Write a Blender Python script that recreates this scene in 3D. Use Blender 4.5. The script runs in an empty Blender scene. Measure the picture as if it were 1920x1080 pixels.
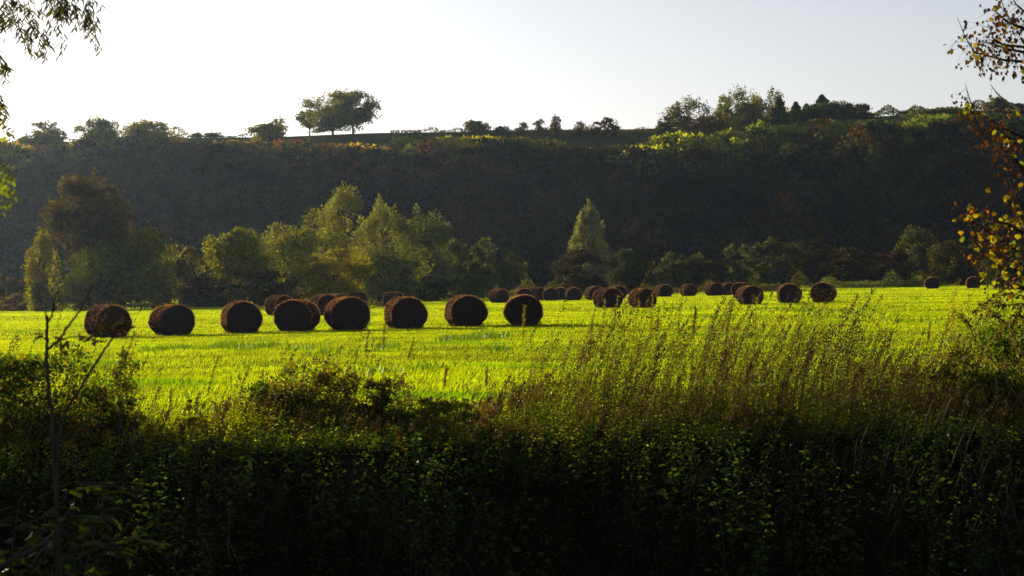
import bpy, math
import numpy as np
from mathutils import Vector

# ---------------------------------------------------------------- camera, sky, sun, exposure
S = bpy.context.scene
C = S.collection
F = 3583.0                     # focal length in pixels of the 1920 px wide photograph
CAM = np.array([0.0, 0.0, 1.85])
PITCH = math.atan(9 / F); ROLL = math.atan(0.023)
fw = np.array([0, math.cos(PITCH), -math.sin(PITCH)])
r0 = np.array([1.0, 0, 0]); u0 = np.cross(r0, fw)
rt = math.cos(ROLL) * r0 - math.sin(ROLL) * u0
up = math.sin(ROLL) * r0 + math.cos(ROLL) * u0
cd = bpy.data.cameras.new('camera'); cam = bpy.data.objects.new('camera', cd); C.objects.link(cam)
from mathutils import Matrix
M = Matrix([[rt[i], up[i], -fw[i]] for i in range(3)]).to_4x4(); M.translation = Vector(CAM)
cam.matrix_world = M
cd.sensor_width = 36; cd.lens = 36 * F / 1920; cd.clip_start = .1; cd.clip_end = 6000
cd.dof.use_dof = True; cd.dof.focus_distance = 45; cd.dof.aperture_fstop = 9
S.camera = cam

SUN_AZ = math.radians(36)      # to the left of the viewing direction (+Y)
SUN_EL = math.radians(13)
sd = bpy.data.lights.new('sun', 'SUN'); sun = bpy.data.objects.new('sun', sd); C.objects.link(sun)
sd.energy = 5.0; sd.angle = math.radians(.6); sd.color = (1, .88, .56)
to_sun = Vector((-math.sin(SUN_AZ) * math.cos(SUN_EL), math.cos(SUN_AZ) * math.cos(SUN_EL), math.sin(SUN_EL)))
sun.rotation_euler = to_sun.to_track_quat('Z', 'Y').to_euler()
w = bpy.data.worlds.new('World'); S.world = w; w.use_nodes = True
nt = w.node_tree; sky = nt.nodes.new('ShaderNodeTexSky'); sky.sky_type = 'NISHITA'; sky.sun_disc = False
sky.sun_elevation = SUN_EL; sky.sun_rotation = -SUN_AZ
sky.air_density = 1.0; sky.dust_density = 1.2; sky.ozone_density = 1.0
bg = nt.nodes['Background']; bg.inputs[1].default_value = .058
hs = nt.nodes.new('ShaderNodeHueSaturation'); hs.inputs['Saturation'].default_value = .4
mx_ = nt.nodes.new('ShaderNodeVectorMath'); mx_.operation = 'MULTIPLY'; mx_.inputs[1].default_value = (1.0, 1.0, 1.07)   # sky desaturated, then tinted slightly blue
nt.links.new(sky.outputs[0], hs.inputs['Color']); nt.links.new(hs.outputs[0], mx_.inputs[0]); nt.links.new(mx_.outputs[0], bg.inputs[0])
S.view_settings.view_transform = 'Standard'; S.view_settings.look = 'None'
S.view_settings.exposure = 1.15; S.view_settings.gamma = 1
S.render.engine = 'CYCLES'
S.cycles.use_denoising = True; S.cycles.max_bounces = 6; S.cycles.transmission_bounces = 4
S.cycles.volume_bounces = 0; S.cycles.transparent_max_bounces = 4; S.cycles.sample_clamp_indirect = 4
S.cycles.use_adaptive_sampling = True; S.cycles.adaptive_threshold = .015

rng = np.random.default_rng(7)
def U(a, b, n=None): return rng.uniform(a, b, n)

# ---------------------------------------------------------------- helpers
def W(px, py, D):
    "the point at depth D (metres along the view) behind a place in the photograph"
    d = fw + (px - 960) / F * rt + (540 - py) / F * up
    return CAM + d * (D / d[1])
def sm(t): t = np.clip(t, 0, 1); return t * t * (3 - 2 * t)
def lip_y(x): return 21.9 + .8 * np.sin(x * .9 + 1) + .4 * np.sin(x * 2.3 + .5)
def ground(x, y):
    x = np.asarray(x, float); y = np.asarray(y, float)
    und = .05 * np.sin(x * .13 + 1) * np.sin(y * .09) + .018 * np.sin(x * .41 + y * .23) + .004 * np.sin(y * .8 + x * .17 + 2 * np.sin(x * .09 + y * .05))
    und = und * sm((y - 26) / 12)
    bank = -2.1 * sm((lip_y(x) + .3 - y) / 5.2)
    near = 2.15 * sm((9.2 - y) / 1.6)
    rise = 1.0 * sm((y - 230) / 130)
    y0 = 372 + 8 * np.sin(x * .021 + 1) + 4 * np.sin(x * .05)
    t = np.clip((y - y0) / 112, 0, 1)
    hill = (39.9 + .011 * x + .25 * np.sin(x * .05 + .5) + .15 * np.sin(x * .13)) * (1 - (1 - t) ** 1.55) + np.where(y > 484, (484 - y) * .06, 0)
    return und + bank + near + rise + hill
def obj(name, me, parent=None):
    o = bpy.data.objects.new(name, me); C.objects.link(o)
    if parent is not None: o.parent = parent
    return o
def tag(o, label=None, cat=None, group=None, kind=None):
    for k, v in (('label', label), ('category', cat), ('group', group), ('kind', kind)):
        if v: o[k] = v
    return o
def root(name, loc, label, cat, group=None):
    o = bpy.data.objects.new(name, None); C.objects.link(o); o.location = loc; o.empty_display_size = .3
    return tag(o, label, cat, group)

class MB:
    def __init__(s): s.v = []; s.t = []; s.c = []; s.n = 0
    def add(s, V, T, col):
        V = np.asarray(V, float).reshape(-1, 3); T = np.asarray(T, int).reshape(-1, 3)
        col = np.asarray(col, float)
        if col.ndim == 1: col = np.tile(col, (len(V), 1))
        s.v.append(V); s.t.append(T + s.n); s.c.append(col); s.n += len(V)
    def build(s, name, mat, parent=None, smooth=False, origin=None):
        V = np.concatenate(s.v); T = np.concatenate(s.t); K = np.concatenate(s.c)
        if origin is not None: V = V - np.asarray(origin)
        me = bpy.data.meshes.new(name)
        me.vertices.add(len(V)); me.vertices.foreach_set('co', V.astype('f').ravel())
        me.loops.add(T.size); me.loops.foreach_set('vertex_index', T.astype('i').ravel())
        me.polygons.add(len(T)); me.polygons.foreach_set('loop_start', np.arange(0, T.size, 3, dtype='i'))
        me.polygons.foreach_set('use_smooth', np.full(len(T), smooth))
        a = me.color_attributes.new('Col', 'FLOAT_COLOR', 'POINT')
        a.data.foreach_set('color', np.concatenate([K, np.ones((len(K), 1))], 1).astype('f').ravel())
        me.update(calc_edges=True); me.materials.append(mat)
        return obj(name, me, parent)
    # --- many copies of one small template: A (n,3,3) columns are the local axes
    def place(s, TV, TT, A, P, col):
        n, k = len(P), len(TV)
        V = np.einsum('nij,kj->nki', A, TV) + P[:, None, :]
        T = (TT[None] + (np.arange(n) * k)[:, None, None]).reshape(-1, 3)
        s.add(V.reshape(-1, 3), T, np.repeat(col, k, 0))
    def tube(s, pts, rad, col, k=6):
        pts = np.asarray(pts, float); m = len(pts); rad = np.broadcast_to(rad, m)
        tg = np.gradient(pts, axis=0); tg /= np.linalg.norm(tg, axis=1)[:, None] + 1e-9
        ref = np.array([.3, .9, .1]) if abs(tg[0, 2]) > .5 else np.array([0, 0, 1.])
        a = np.cross(tg, ref); a /= np.linalg.norm(a, axis=1)[:, None] + 1e-9; b = np.cross(tg, a)
        th = np.arange(k) / k * 2 * np.pi
        V = pts[:, None] + rad[:, None, None] * (np.cos(th)[None, :, None] * a[:, None] + np.sin(th)[None, :, None] * b[:, None])
        i = np.arange(m - 1)[:, None] * k; j = np.arange(k)[None]; j2 = (j + 1) % k
        T = np.stack([np.stack([i + j, i + j2, i + k + j2], -1), np.stack([i + j, i + k + j2, i + k + j], -1)], 2).reshape(-1, 3)
        s.add(V.reshape(-1, 3), T, col)
    def stems(s, B, tip, bend, rad, col, seg=4):
        "n thin three-sided stems from B to tip, bowed by bend (n,3)"
        n = len(B); t = np.linspace(0, 1, seg + 1)
        P = B[:, None] + (tip - B)[:, None] * t[None, :, None] + bend[:, None] * (4 * t * (1 - t))[None, :, None]
        r = rad[:, None] * (1 - .75 * t)[None]
        th = np.arange(3) * 2 * np.pi / 3
        off = np.stack([np.cos(th), np.sin(th), np.zeros(3)], -1)
        V = P[:, :, None] + r[:, :, None, None] * off[None, None]
        base = (np.arange(n) * (seg + 1) * 3)[:, None, None]
        i = np.arange(seg)[None, :, None] * 3; j = np.arange(3)[None, None]; j2 = (j + 1) % 3
        T = np.stack([np.stack([base + i + j, base + i + j2, base + i + 3 + j2], -1), np.stack([base + i + j, base + i + 3 + j2, base + i + 3 + j], -1)], 3).reshape(-1, 3)
        s.add(V.reshape(-1, 3), T, np.repeat(col, (seg + 1) * 3, 0))
        return P

def unit(v): return v / (np.linalg.norm(v, axis=-1, keepdims=True) + 1e-9)
def rdir(n): return unit(rng.normal(size=(n, 3)))
def frames(axis, size, wid=None):
    "matrices whose Y column is the leaf axis; size (n,), wid relative width"
    n = len(axis); x = unit(np.cross(axis, rdir(n))); z = np.cross(x, axis)
    size = np.broadcast_to(size, n); wid = size if wid is None else np.broadcast_to(wid, n)
    return np.stack([x * wid[:, None], axis * size[:, None], z * wid[:, None]], 2)
def facing(axis, nrm, size):
    z = unit(nrm - axis * np.sum(nrm * axis, 1)[:, None]); x = np.cross(axis, z)
    return np.stack([x, axis, z], 2) * np.broadcast_to(size, len(axis))[:, None, None]
DIA = (np.array([[0, 0, 0], [-.38, .45, .1], [0, 1, -.02], [.38, .45, .1]]), np.array([[0, 3, 1], [1, 3, 2]]))
OVAL = (np.array([[0, 0, 0], [-.26, .3, .07], [-.22, .68, .05], [0, 1, -.08], [.22, .68, .05], [.26, .3, .07], [0, .5, 0]]),
        np.array([[0, 6, 1], [1, 6, 2], [2, 6, 3], [3, 6, 4], [4, 6, 5], [5, 6, 0]]))
LANCE = (np.array([[0, 0, 0], [-.075, .35, .02], [-.05, .7, .0], [.03, 1, -.06], [.06, .7, .0], [.08, .35, .02]]),
         np.array([[0, 5, 1], [1, 5, 4], [1, 4, 2], [2, 4, 3]]))
_mp = [(0, 0), (.12, .12), (.42, .02), (.36, .22), (.62, .42), (.38, .48), (.42, .72), (.2, .66), (0, 1.0), (-.2, .66), (-.42, .72), (-.38, .48), (-.62, .42), (-.36, .22), (-.42, .02), (-.12, .12)]
MAPLE = (np.array([[0, .36, .0]] + [[a, b, .16 * abs(a) - .1 * (b > .8)] for a, b in _mp]), np.array([[0, 1 + (i + 1) % 16, 1 + i] for i in range(16)]))
def mixcol(cols, n, jit=.18):
    cols = np.asarray(cols, float); k = rng.integers(0, len(cols), n)
    t = U(0, 1, n)[:, None]; c = cols[k] * t + cols[rng.integers(0, len(cols), n)] * (1 - t)
    return np.clip(c * U(1 - jit, 1 + jit, n)[:, None], 0, 1)

# ---------------------------------------------------------------- materials
def newmat(name):
    m = bpy.data.materials.new(name); m.use_nodes = True; m.node_tree.nodes.clear(); return m, m.node_tree
def leafmat(name, trans=.5, tint=(1.25, 1.25, .35), gloss=.05, rough=.45, nscale=3.0):
    m, t = newmat(name); N = t.nodes; L = t.links
    at = N.new('ShaderNodeAttribute'); at.attribute_name = 'Col'
    tc = N.new('ShaderNodeTexCoord'); nz = N.new('ShaderNodeTexNoise'); nz.inputs['Scale'].default_value = nscale; nz.inputs['Detail'].default_value = 3
    L.new(tc.outputs['Object'], nz.inputs['Vector'])
    mr = N.new('ShaderNodeMapRange'); mr.inputs['From Min'].default_value = .3; mr.inputs['From Max'].default_value = .7
    mr.inputs['To Min'].default_value = .65; mr.inputs['To Max'].default_value = 1.3; L.new(nz.outputs['Fac'], mr.inputs['Value'])
    mu = N.new('ShaderNodeVectorMath'); mu.operation = 'SCALE'; L.new(at.outputs['Color'], mu.inputs[0]); L.new(mr.outputs[0], mu.inputs['Scale'])
    tm = N.new('ShaderNodeVectorMath'); tm.operation = 'MULTIPLY'; L.new(mu.outputs[0], tm.inputs[0]); tm.inputs[1].default_value = tint
    d = N.new('ShaderNodeBsdfDiffuse'); tr = N.new('ShaderNodeBsdfTranslucent'); g = N.new('ShaderNodeBsdfGlossy')
    g.inputs['Roughness'].default_value = rough; g.inputs['Color'].default_value = (.9, .9, .9, 1)
    L.new(mu.outputs[0], d.inputs['Color']); L.new(tm.outputs[0], tr.inputs['Color'])
    a = N.new('ShaderNodeMixShader'); a.inputs[0].default_value = trans; L.new(d.outputs[0], a.inputs[1]); L.new(tr.outputs[0], a.inputs[2])
    b = N.new('ShaderNodeMixShader'); b.inputs[0].default_value = gloss; L.new(a.outputs[0], b.inputs[1]); L.new(g.outputs[0], b.inputs[2])
    o = N.new('ShaderNodeOutputMaterial'); L.new(b.outputs[0], o.inputs['Surface']); return m
def solid(name, c1, c2, scale, stretch=(1, 1, 1), rough=.9, bump=.5, spec=.0):
    m, t = newmat(name); N = t.nodes; L = t.links
    tc = N.new('ShaderNodeTexCoord'); mp = N.new('ShaderNodeMapping'); mp.inputs['Scale'].default_value = stretch
    L.new(tc.outputs['Object'], mp.inputs['Vector'])
    nz = N.new('ShaderNodeTexNoise'); nz.inputs['Scale'].default_value = scale; nz.inputs['Detail'].default_value = 8; nz.inputs['Roughness'].default_value = .65
    L.new(mp.outputs[0], nz.inputs['Vector'])
    cr = N.new('ShaderNodeValToRGB'); cr.color_ramp.elements[0].position = .35; cr.color_ramp.elements[1].position = .68
    cr.color_ramp.elements[0].color = (*c1, 1); cr.color_ramp.elements[1].color = (*c2, 1); L.new(nz.outputs['Fac'], cr.inputs[0])
    p = N.new('ShaderNodeBsdfPrincipled'); p.inputs['Roughness'].default_value = rough; p.inputs['Specular IOR Level'].default_value = spec
    L.new(cr.outputs[0], p.inputs['Base Color'])
    bp = N.new('ShaderNodeBump'); bp.inputs['Strength'].default_value = bump; bp.inputs['Distance'].default_value = .05
    L.new(nz.outputs['Fac'], bp.inputs['Height']); L.new(bp.outputs[0], p.inputs['Normal'])
    o = N.new('ShaderNodeOutputMaterial'); L.new(p.outputs[0], o.inputs['Surface']); return m
M_grass = leafmat('grass_blades', .68, (1.5, 1.35, .1), .001, .5, .35)
M_leaf = leafmat('leaves', .36, (1.9, 1.6, .25), .004, .5, 2.0)
M_weed = leafmat('weed_leaves', .58, (1.6, 1.4, .2), .007, .35, 3)
M_wood_leaf = leafmat('woodland_leaves', .5, (1.4, 1.2, .3), .0, .6, .15)
M_near = leafmat('near_leaves', .5, (1.4, 1.3, .2), .012, .35, 9)
M_straw = leafmat('dry_stems', .35, (1.3, 1.0, .4), .015, .35, 8)
M_bark = solid('bark', (.028, .022, .018), (.075, .06, .048), 6, (1, 1, .25), .9, .6)
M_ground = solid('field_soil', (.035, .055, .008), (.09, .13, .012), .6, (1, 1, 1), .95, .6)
M_bank = solid('bank_soil', (.005, .004, .003), (.012, .011, .007), 2.5, (1, 1, 1), .95, .8)  # soil darkened to carry the shade of the bank
M_hill = solid('hill_turf', (.03, .04, .014), (.05, .06, .022), .25, (1, 1, 1), .95, .5)
M_bale = solid('bale_wrap', (.022, .014, .0135), (.058, .038, .034), 22, (1.2, 5, 5), .85, 1.0)

# ---------------------------------------------------------------- the ground
def sheet(name, xs, ys, mat, label=None, fine=None):
    X, Y = np.meshgrid(xs, ys); Z = ground(X, Y)
    V = np.stack([X, Y, Z], -1).reshape(-1, 3); nx = len(xs)
    i = np.arange(len(ys) - 1)[:, None] * nx + np.arange(nx - 1)[None]
    T = np.concatenate([np.stack([i, i + 1, i + nx + 1], -1).reshape(-1, 3), np.stack([i, i + nx + 1, i + nx], -1).reshape(-1, 3)])
    b = MB(); b.add(V, T, (1, 1, 1)); o = b.build(name, mat, smooth=True); return tag(o, label, None, None, 'structure')
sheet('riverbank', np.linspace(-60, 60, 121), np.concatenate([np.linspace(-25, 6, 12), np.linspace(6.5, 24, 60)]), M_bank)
sheet('field', np.linspace(-260, 260, 261), np.concatenate([np.linspace(24, 120, 97), np.linspace(122, 300, 90)]), M_ground)
sheet('hill', np.linspace(-500, 500, 251), np.concatenate([np.linspace(300, 500, 101), np.linspace(510, 900, 20)]), M_hill)
m, t = newmat('river_water'); p = t.nodes.new('ShaderNodeBsdfPrincipled'); o_ = t.nodes.new('ShaderNodeOutputMaterial')
p.inputs['Base Color'].default_value = (.008, .012, .008, 1); p.inputs['Roughness'].default_value = .08
nz = t.nodes.new('ShaderNodeTexNoise'); nz.inputs['Scale'].default_value = 2.5; bp = t.nodes.new('ShaderNodeBump'); bp.inputs['Strength'].default_value = .15
t.links.new(nz.outputs[0], bp.inputs['Height']); t.links.new(bp.outputs[0], p.inputs['Normal']); t.links.new(p.outputs[0], o_.inputs[0])
b = MB(); b.add([(-60, 7, -1.72), (60, 7, -1.72), (60, 19.5, -1.72), (-60, 19.5, -1.72)], [(0, 1, 2), (0, 2, 3)], (1, 1, 1))
tag(b.build('river', m), kind='structure')

# ---------------------------------------------------------------- grass of the meadow
def inview(x, y, m=1.25): return np.abs(x) < y * (960 / F) * m + 2
b = MB()
def blades(y0, y1, dens, wd, h0, h1, dark=0):
    n = int((y1 - y0) * (2 * y1 * .27 * 1.25 + 4) * dens)
    y = U(y0, y1, n); x = U(-1, 1, n) * (y1 * .27 * 1.25 + 2); k = inview(x, y); x = x[k]; y = y[k]; n = len(x)
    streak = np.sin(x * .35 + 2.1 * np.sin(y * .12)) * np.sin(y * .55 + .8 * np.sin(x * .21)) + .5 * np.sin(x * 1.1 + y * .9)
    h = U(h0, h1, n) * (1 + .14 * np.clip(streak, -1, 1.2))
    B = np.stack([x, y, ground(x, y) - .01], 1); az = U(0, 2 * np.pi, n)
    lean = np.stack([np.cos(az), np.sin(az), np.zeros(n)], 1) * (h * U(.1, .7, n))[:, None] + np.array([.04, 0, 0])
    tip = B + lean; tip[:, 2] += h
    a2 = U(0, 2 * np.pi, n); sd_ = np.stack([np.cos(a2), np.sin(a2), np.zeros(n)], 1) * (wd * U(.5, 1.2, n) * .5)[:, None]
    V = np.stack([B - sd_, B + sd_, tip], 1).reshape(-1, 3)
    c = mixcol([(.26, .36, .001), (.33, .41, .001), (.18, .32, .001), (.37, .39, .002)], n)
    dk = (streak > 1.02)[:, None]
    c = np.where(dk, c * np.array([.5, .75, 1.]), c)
    b.add(V, np.arange(3 * n).reshape(-1, 3), np.repeat(c, 3, 0))
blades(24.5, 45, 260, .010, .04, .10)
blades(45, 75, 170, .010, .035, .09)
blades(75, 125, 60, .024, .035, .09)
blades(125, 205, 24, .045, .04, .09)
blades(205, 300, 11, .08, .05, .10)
tag(b.build('grass', M_grass), 'bright backlit yellow-green meadow grass covering the field', 'grass', None, 'stuff')
# darker rank tufts in the meadow; their tone also paints soft shadow bands
b = MB()
for px, py, ln, cnt in ((408, 651, 14, 8), (425, 648, 10, 6), (445, 652, 14, 8), (470, 655, 12, 7), (505, 650, 12, 8), (885, 637, 26, 14), (920, 632, 40, 18), (838, 637, 14, 8), (722, 650, 16, 10), (930, 655, 16, 6),
                       (560, 655, 30, 7), (610, 660, 20, 6), (1460, 580, 60, 12), (1560, 583, 80, 12), (1650, 577, 60, 10), (1600, 590, 60, 8), (1180, 588, 60, 9), (1330, 596, 60, 8), (330, 655, 40, 8), (280, 662, 30, 7),
                       (1290, 579, 60, 8), (700, 700, 60, 8), (800, 690, 40, 8), (1700, 604, 50, 8), (1650, 563, 80, 10), (1570, 553, 60, 10), (1500, 560, 60, 6)):
    D = F * 1.85 / max(py - (531 - .023 * (px - 960)), 8); sc = D / F
    n = cnt * 12; cx = W(px, py, D)[0] + rng.normal(0, ln * sc * .6, n); cy = D + rng.normal(0, .02 * D, n)
    B = np.stack([cx, cy, ground(cx, cy)], 1); h = U(.08, .22, n); az = U(0, 6.28, n)
    tip = B + np.stack([np.cos(az), np.sin(az), 0 * az], 1) * (h * .5)[:, None]; tip[:, 2] += h
    s2 = np.stack([np.cos(az + 1.2), np.sin(az + 1.2), 0 * az], 1) * .02 * (1 + D / 90)
    b.add(np.stack([B - s2, B + s2, tip], 1).reshape(-1, 3), np.arange(3 * n).reshape(-1, 3), np.repeat(mixcol([(.05, .11, .01), (.09, .15, .008)], n), 3, 0))
tag(b.build('rank_grass', M_weed), 'scattered darker green tufts of rank grass in the meadow', 'grass', None, 'stuff')

# ---------------------------------------------------------------- round bales
def bale_meshes(seed):
    g = np.random.default_rng(seed); K = 72; L = 1.24; ns = 22
    th = np.arange(K) / K * 2 * np.pi
    ph = g.uniform(0, 6.28, 8)
    bump = .018 * np.sin(3 * th + ph[0]) + .012 * np.sin(7 * th + ph[1]) + .008 * np.sin(13 * th + ph[2])
    def ring(f, yy, wob):
        x = (.83 + bump + wob) * np.cos(th) * f; z = .66 + (.76 + bump + wob) * np.sin(th) * f
        lo = z < .06; z = np.where(lo, .02 + .3 * (z - .06) * 0 + .01, z); x = np.where(lo, x * .96, x)
        return np.stack([x, np.full(K, yy), z], 1)
    side = MB(); V = []; q = [(.93, -L / 2 - .015), (.985, -L / 2 + .02)] + [(1, -L / 2 + .06 + i * (L - .12) / ns) for i in range(ns + 1)] + [(.985, L / 2 - .02), (.93, L / 2 + .015)]
    for f, yy in q: V.append(ring(f * (1 + .012 * math.sin(yy * 9 + ph[3]) + .006 * math.sin(yy * 31)), yy + .0, g.normal(0, .006, K)))
    m_ = len(q); V = np.concatenate(V); i = np.arange(m_ - 1)[:, None] * K; j = np.arange(K)[None]; j2 = (j + 1) % K
    T = np.concatenate([np.stack([i + j, i + j2, i + K + j2], -1).reshape(-1, 3), np.stack([i + j, i + K + j2, i + K + j], -1).reshape(-1, 3)])
    side.add(V, T, (1, 1, 1))
    ends = []
    for sgn in (-1, 1):
        e = MB(); V = []; R = [.925, .86, .78, .7, .62, .54, .46, .38, .3, .22, .14, .06]
        for k, f in enumerate(R):
            rr = ring(f, 0, g.normal(0, .008, K) / max(f, .2)); rr[:, 1] = sgn * (L / 2 - .012 + .02 * (k % 2) + g.normal(0, .007, K) + .03 * (1 - f))
            V.append(rr)
        V = np.concatenate(V + [np.array([[0, sgn * (L / 2 + .0), .68]])]); i = np.arange(len(R) - 1)[:, None] * K
        T = np.concatenate([np.stack([i + j, i + j2, i + K + j2], -1).reshape(-1, 3), np.stack([i + j, i + K + j2, i + K + j], -1).reshape(-1, 3)])
        o0 = (len(R) - 1) * K; T = np.concatenate([T, np.stack([o0 + j[0], o0 + j2[0], np.full(K, len(V) - 1)], 1)])
        e.add(V, T, (1, 1, 1)); ends.append(e)
    st = MB(); n = 1500
    a = g.uniform(-.4, math.pi + .4, n); yy = g.uniform(-.63, .63, n); yy = np.where(g.random(n) < .35, np.sign(yy) * .62, yy)
    P = np.stack([.82 * np.cos(a), yy, .66 + .75 * np.sin(a)], 1); P[:, 2] = np.maximum(P[:, 2], .04)
    nr = np.stack([np.cos(a), np.sign(yy) * .5 * (abs(yy) > .6), np.sin(a)], 1); d = unit(nr * .5 + g.normal(0, .6, (n, 3)))
    ln = g.uniform(.04, .13, n)
    global rng; keep = rng; rng = g
    st.place(LANCE[0], LANCE[1], frames(d, ln, .07), P, mixcol([(.30, .16, .09), (.2, .10, .06), (.4, .23, .13)], n))
    # straw hanging and lying round the foot
    n = 420; a = g.uniform(0, 6.28, n); P = np.stack([.72 * np.cos(a), .62 * np.sin(a), g.uniform(.0, .12, n)], 1)
    d = unit(np.stack([np.cos(a), np.sin(a), g.uniform(-.3, .5, n)], 1) + g.normal(0, .4, (n, 3)))
    st.place(LANCE[0], LANCE[1], frames(d, g.uniform(.06, .18, n), .08), P, mixcol([(.3, .2, .08), (.22, .15, .07)], n)); rng = keep
    return side, ends, st
protos = []
for sd_i in range(3):
    side, ends, st = bale_meshes(20 + sd_i)
    protos.append((side, ends, st))
BL = [  # px, base py, yaw degrees (+: curved side shows on the right), label
 (203, 631, 27, 'dark round bale behind the fork of the bare sapling, left end of the near row'),
 (323, 628, 24, 'round bale second from the left in the near row, broad side turned right'),
 (453, 625, 12, 'round bale third from the left in the near row, standing alone on bright grass'),
 (557, 622, -18, 'round bale with shaggy sunlit left shoulder, fourth in the near row'),
 (652, 620, 14, 'round bale fifth from the left in the near row, hollow dark core in its end'),
 (761, 617, 16, 'round bale sixth in the near row, between two equal gaps of grass'),
 (874, 613.5, 15, 'round bale second from the right end of the near row'),
 (982, 613, 2, 'darkest round bale seen end on behind a pale seed spike'),
 (525, 593, 35, 'half hidden round bale behind the shaggy bale, left of the second row'),
 (609, 592, 28, 'round bale peeping between the fourth and fifth near bales'),
 (633, 583, 30, 'small round bale top just right behind the bale in the second row gap'),
 (671, 576, 60, 'far reddish bale top rising behind the fifth near bale'),
 (738, 575.5, 60, 'far reddish bale beside dry stalks, behind the sixth near bale'),
 (936, 568, 35, 'distant round bale with straw heaped at its foot, between two near bales'),
 (982, 566, 12, 'distant bale top just clearing the end-on dark bale'),
 (1006, 563.5, 50, 'distant bale turned sideways, right behind the end-on dark bale'),
 (1033, 563.5, 0, 'small round bale seen end on, first clear one right of the near row'),
 (1052, 562, 0, 'faint bale in the gap between two small end-on bales'),
 (1076, 563, 8, 'small low round bale between end-on bale and tilted bale'),
 (1115, 563, 20, 'small round bale partly hidden by the long side-on bale'),
 (1140, 577, 35, 'long side-on round bale behind two leafy green seed spikes'),
 (1158, 560, 25, 'bale top showing above and behind the long side-on bale'),
 (1205, 577, 25, 'large round bale with pinkish sunlit top behind three seed spikes'),
 (1245, 557, 25, 'small bale tucked right behind the bale with pinkish top'),
 (1291, 555.5, 22, 'lone small bale in the middle of the far row'),
 (1339, 555, 30, 'far bale left of a touching pair'),
 (1366, 554, 20, 'dim far bale right partner of the touching pair'),
 (1390, 557, -25, 'far bale peeping over the left shoulder of a mid-field bale'),
 (1406, 571, 22, 'mid-field round bale with another bale behind its left shoulder'),
 (1480, 569, 8, 'middle one of three mid-field bales on the right'),
 (1544, 567.5, -8, 'rightmost of the three mid-field bales, sunlit left rim'),
 (1748, 542.5, 4, 'far small bale alone right of the grassy hummocks'),
 (1825, 541.5, 6, 'far small bale just left of the autumn branches'),
 (1877, 542.5, 10, 'far bale half covered by the drooping green bramble spray'),
 (1911, 542, 10, 'far bale at the right edge behind yellow autumn leaves'),
]
first = {}
for i, (px, py, yaw, lab) in enumerate(BL):
    D = F * 1.85 / (py - (531 - .023 * (px - 960))); D += .62
    x, y = W(px, py, D)[:2]; k = i % 3
    r = root('hay_bale', (x, y, float(ground(x, y)) - .02), lab, 'hay bale', 'round bales standing on the meadow')
    r.rotation_euler = (0, 0, math.radians(yaw) - math.atan2(x, y)); s_ = 1 + .03 * math.sin(i * 5.1); r.scale = (s_ * (1 + .025 * math.sin(i * 2.3)), s_ * .97, s_ * (.955 + .015 * math.cos(i * 3)))
    if k not in first:
        side, ends, st = protos[k]
        first[k] = [side.build('wrapped_side', M_bale, r, True), ends[0].build('end_face', M_bale, r), ends[1].build('end_face', M_bale, r), st.build('loose_straw', M_straw, r)]
    else:
        for o in first[k]:
            c = o.copy(); C.objects.link(c); c.parent = r

# ---------------------------------------------------------------- trees
def crown_points(R, H, cb, nb, n, airy, blob=.38, shape=None):
    "leaf positions and outward directions of a lobed crown; local, z up"
    zc = (cb + 1) / 2 * H; hz = (1 - cb) / 2 * H
    d = rdir(nb); rr = U(.35, 1, nb) ** .6
    if cb < .12:
        q = np.arange(nb) % 5 < 2; a_ = U(0, 6.28, nb); e_ = U(.25, .85, nb); d = np.where(q[:, None], np.stack([np.cos(a_) * e_, np.sin(a_) * e_, U(-.85, -.45, nb)], 1), d); rr = np.where(q, 1, rr)
    c = d * rr[:, None]
    br = blob * U(.6, 1.25, nb); lim = np.maximum(1 - br * .8, .1) / np.maximum(np.linalg.norm(c, axis=1), .01); c *= np.minimum(1, lim)[:, None]
    ms = 15; sd_ = rdir(nb * ms); sd_[:, 2] = np.where(sd_[:, 2] < -.3, -sd_[:, 2], sd_[:, 2]); sub = np.repeat(c, ms, 0) + sd_ * (np.repeat(br, ms) * U(.55, 1.1, nb * ms))[:, None]
    k = rng.integers(0, nb, n); kk = k * ms + rng.integers(0, ms, n); dd = unit(sd_[kk] + rng.normal(0, .6, (n, 3)))
    p = sub[kk] + rdir(n) * (br[k] * (.5 - .2 * airy) * U(0, 1, n) ** .45)[:, None]
    if cb < .12:
        f = 1 / np.sqrt(np.clip(1 - .8 * np.clip(-p[:, 2], 0, 1) ** 2, .2, 1)); p[:, :2] *= f[:, None]
    out = unit(dd * .7 + p * .8)
    if cb < .12: p[:, 2] = np.where(p[:, 2] < 0, np.maximum(p[:, 2] * 1.4, -1 + .1 * U(0, 1, n)), p[:, 2])
    w1, w2, w3 = U(0, 6.28, 3); wa, wb = (.13, .09) if cb < .12 else (.06, .06)
    for q in (p, c):
        az_ = np.arctan2(q[:, 1], q[:, 0]); f = 1 + wa * np.sin(2 * az_ + w1 + 2.2 * q[:, 2]) + wb * np.sin(3 * az_ + w2 + 5 * q[:, 2]); q[:, :2] *= f[:, None]; q[:, 2] *= 1 + .07 * np.sin(az_ * 2 + w3) * np.hypot(q[:, 0], q[:, 1])
    if shape == 'cone':
        for q in (p, c): f = 1.25 * (1 - np.clip((q[:, 2] + 1) / 2, 0, 1) ** 2.2 * .72); q[:, :2] *= f[:, None]
    P = np.stack([p[:, 0] * R, p[:, 1] * R, zc + p[:, 2] * hz], 1)
    Cn = np.stack([c[:, 0] * R, c[:, 1] * R, zc + c[:, 2] * hz], 1)
    return P, out, Cn, k
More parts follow.
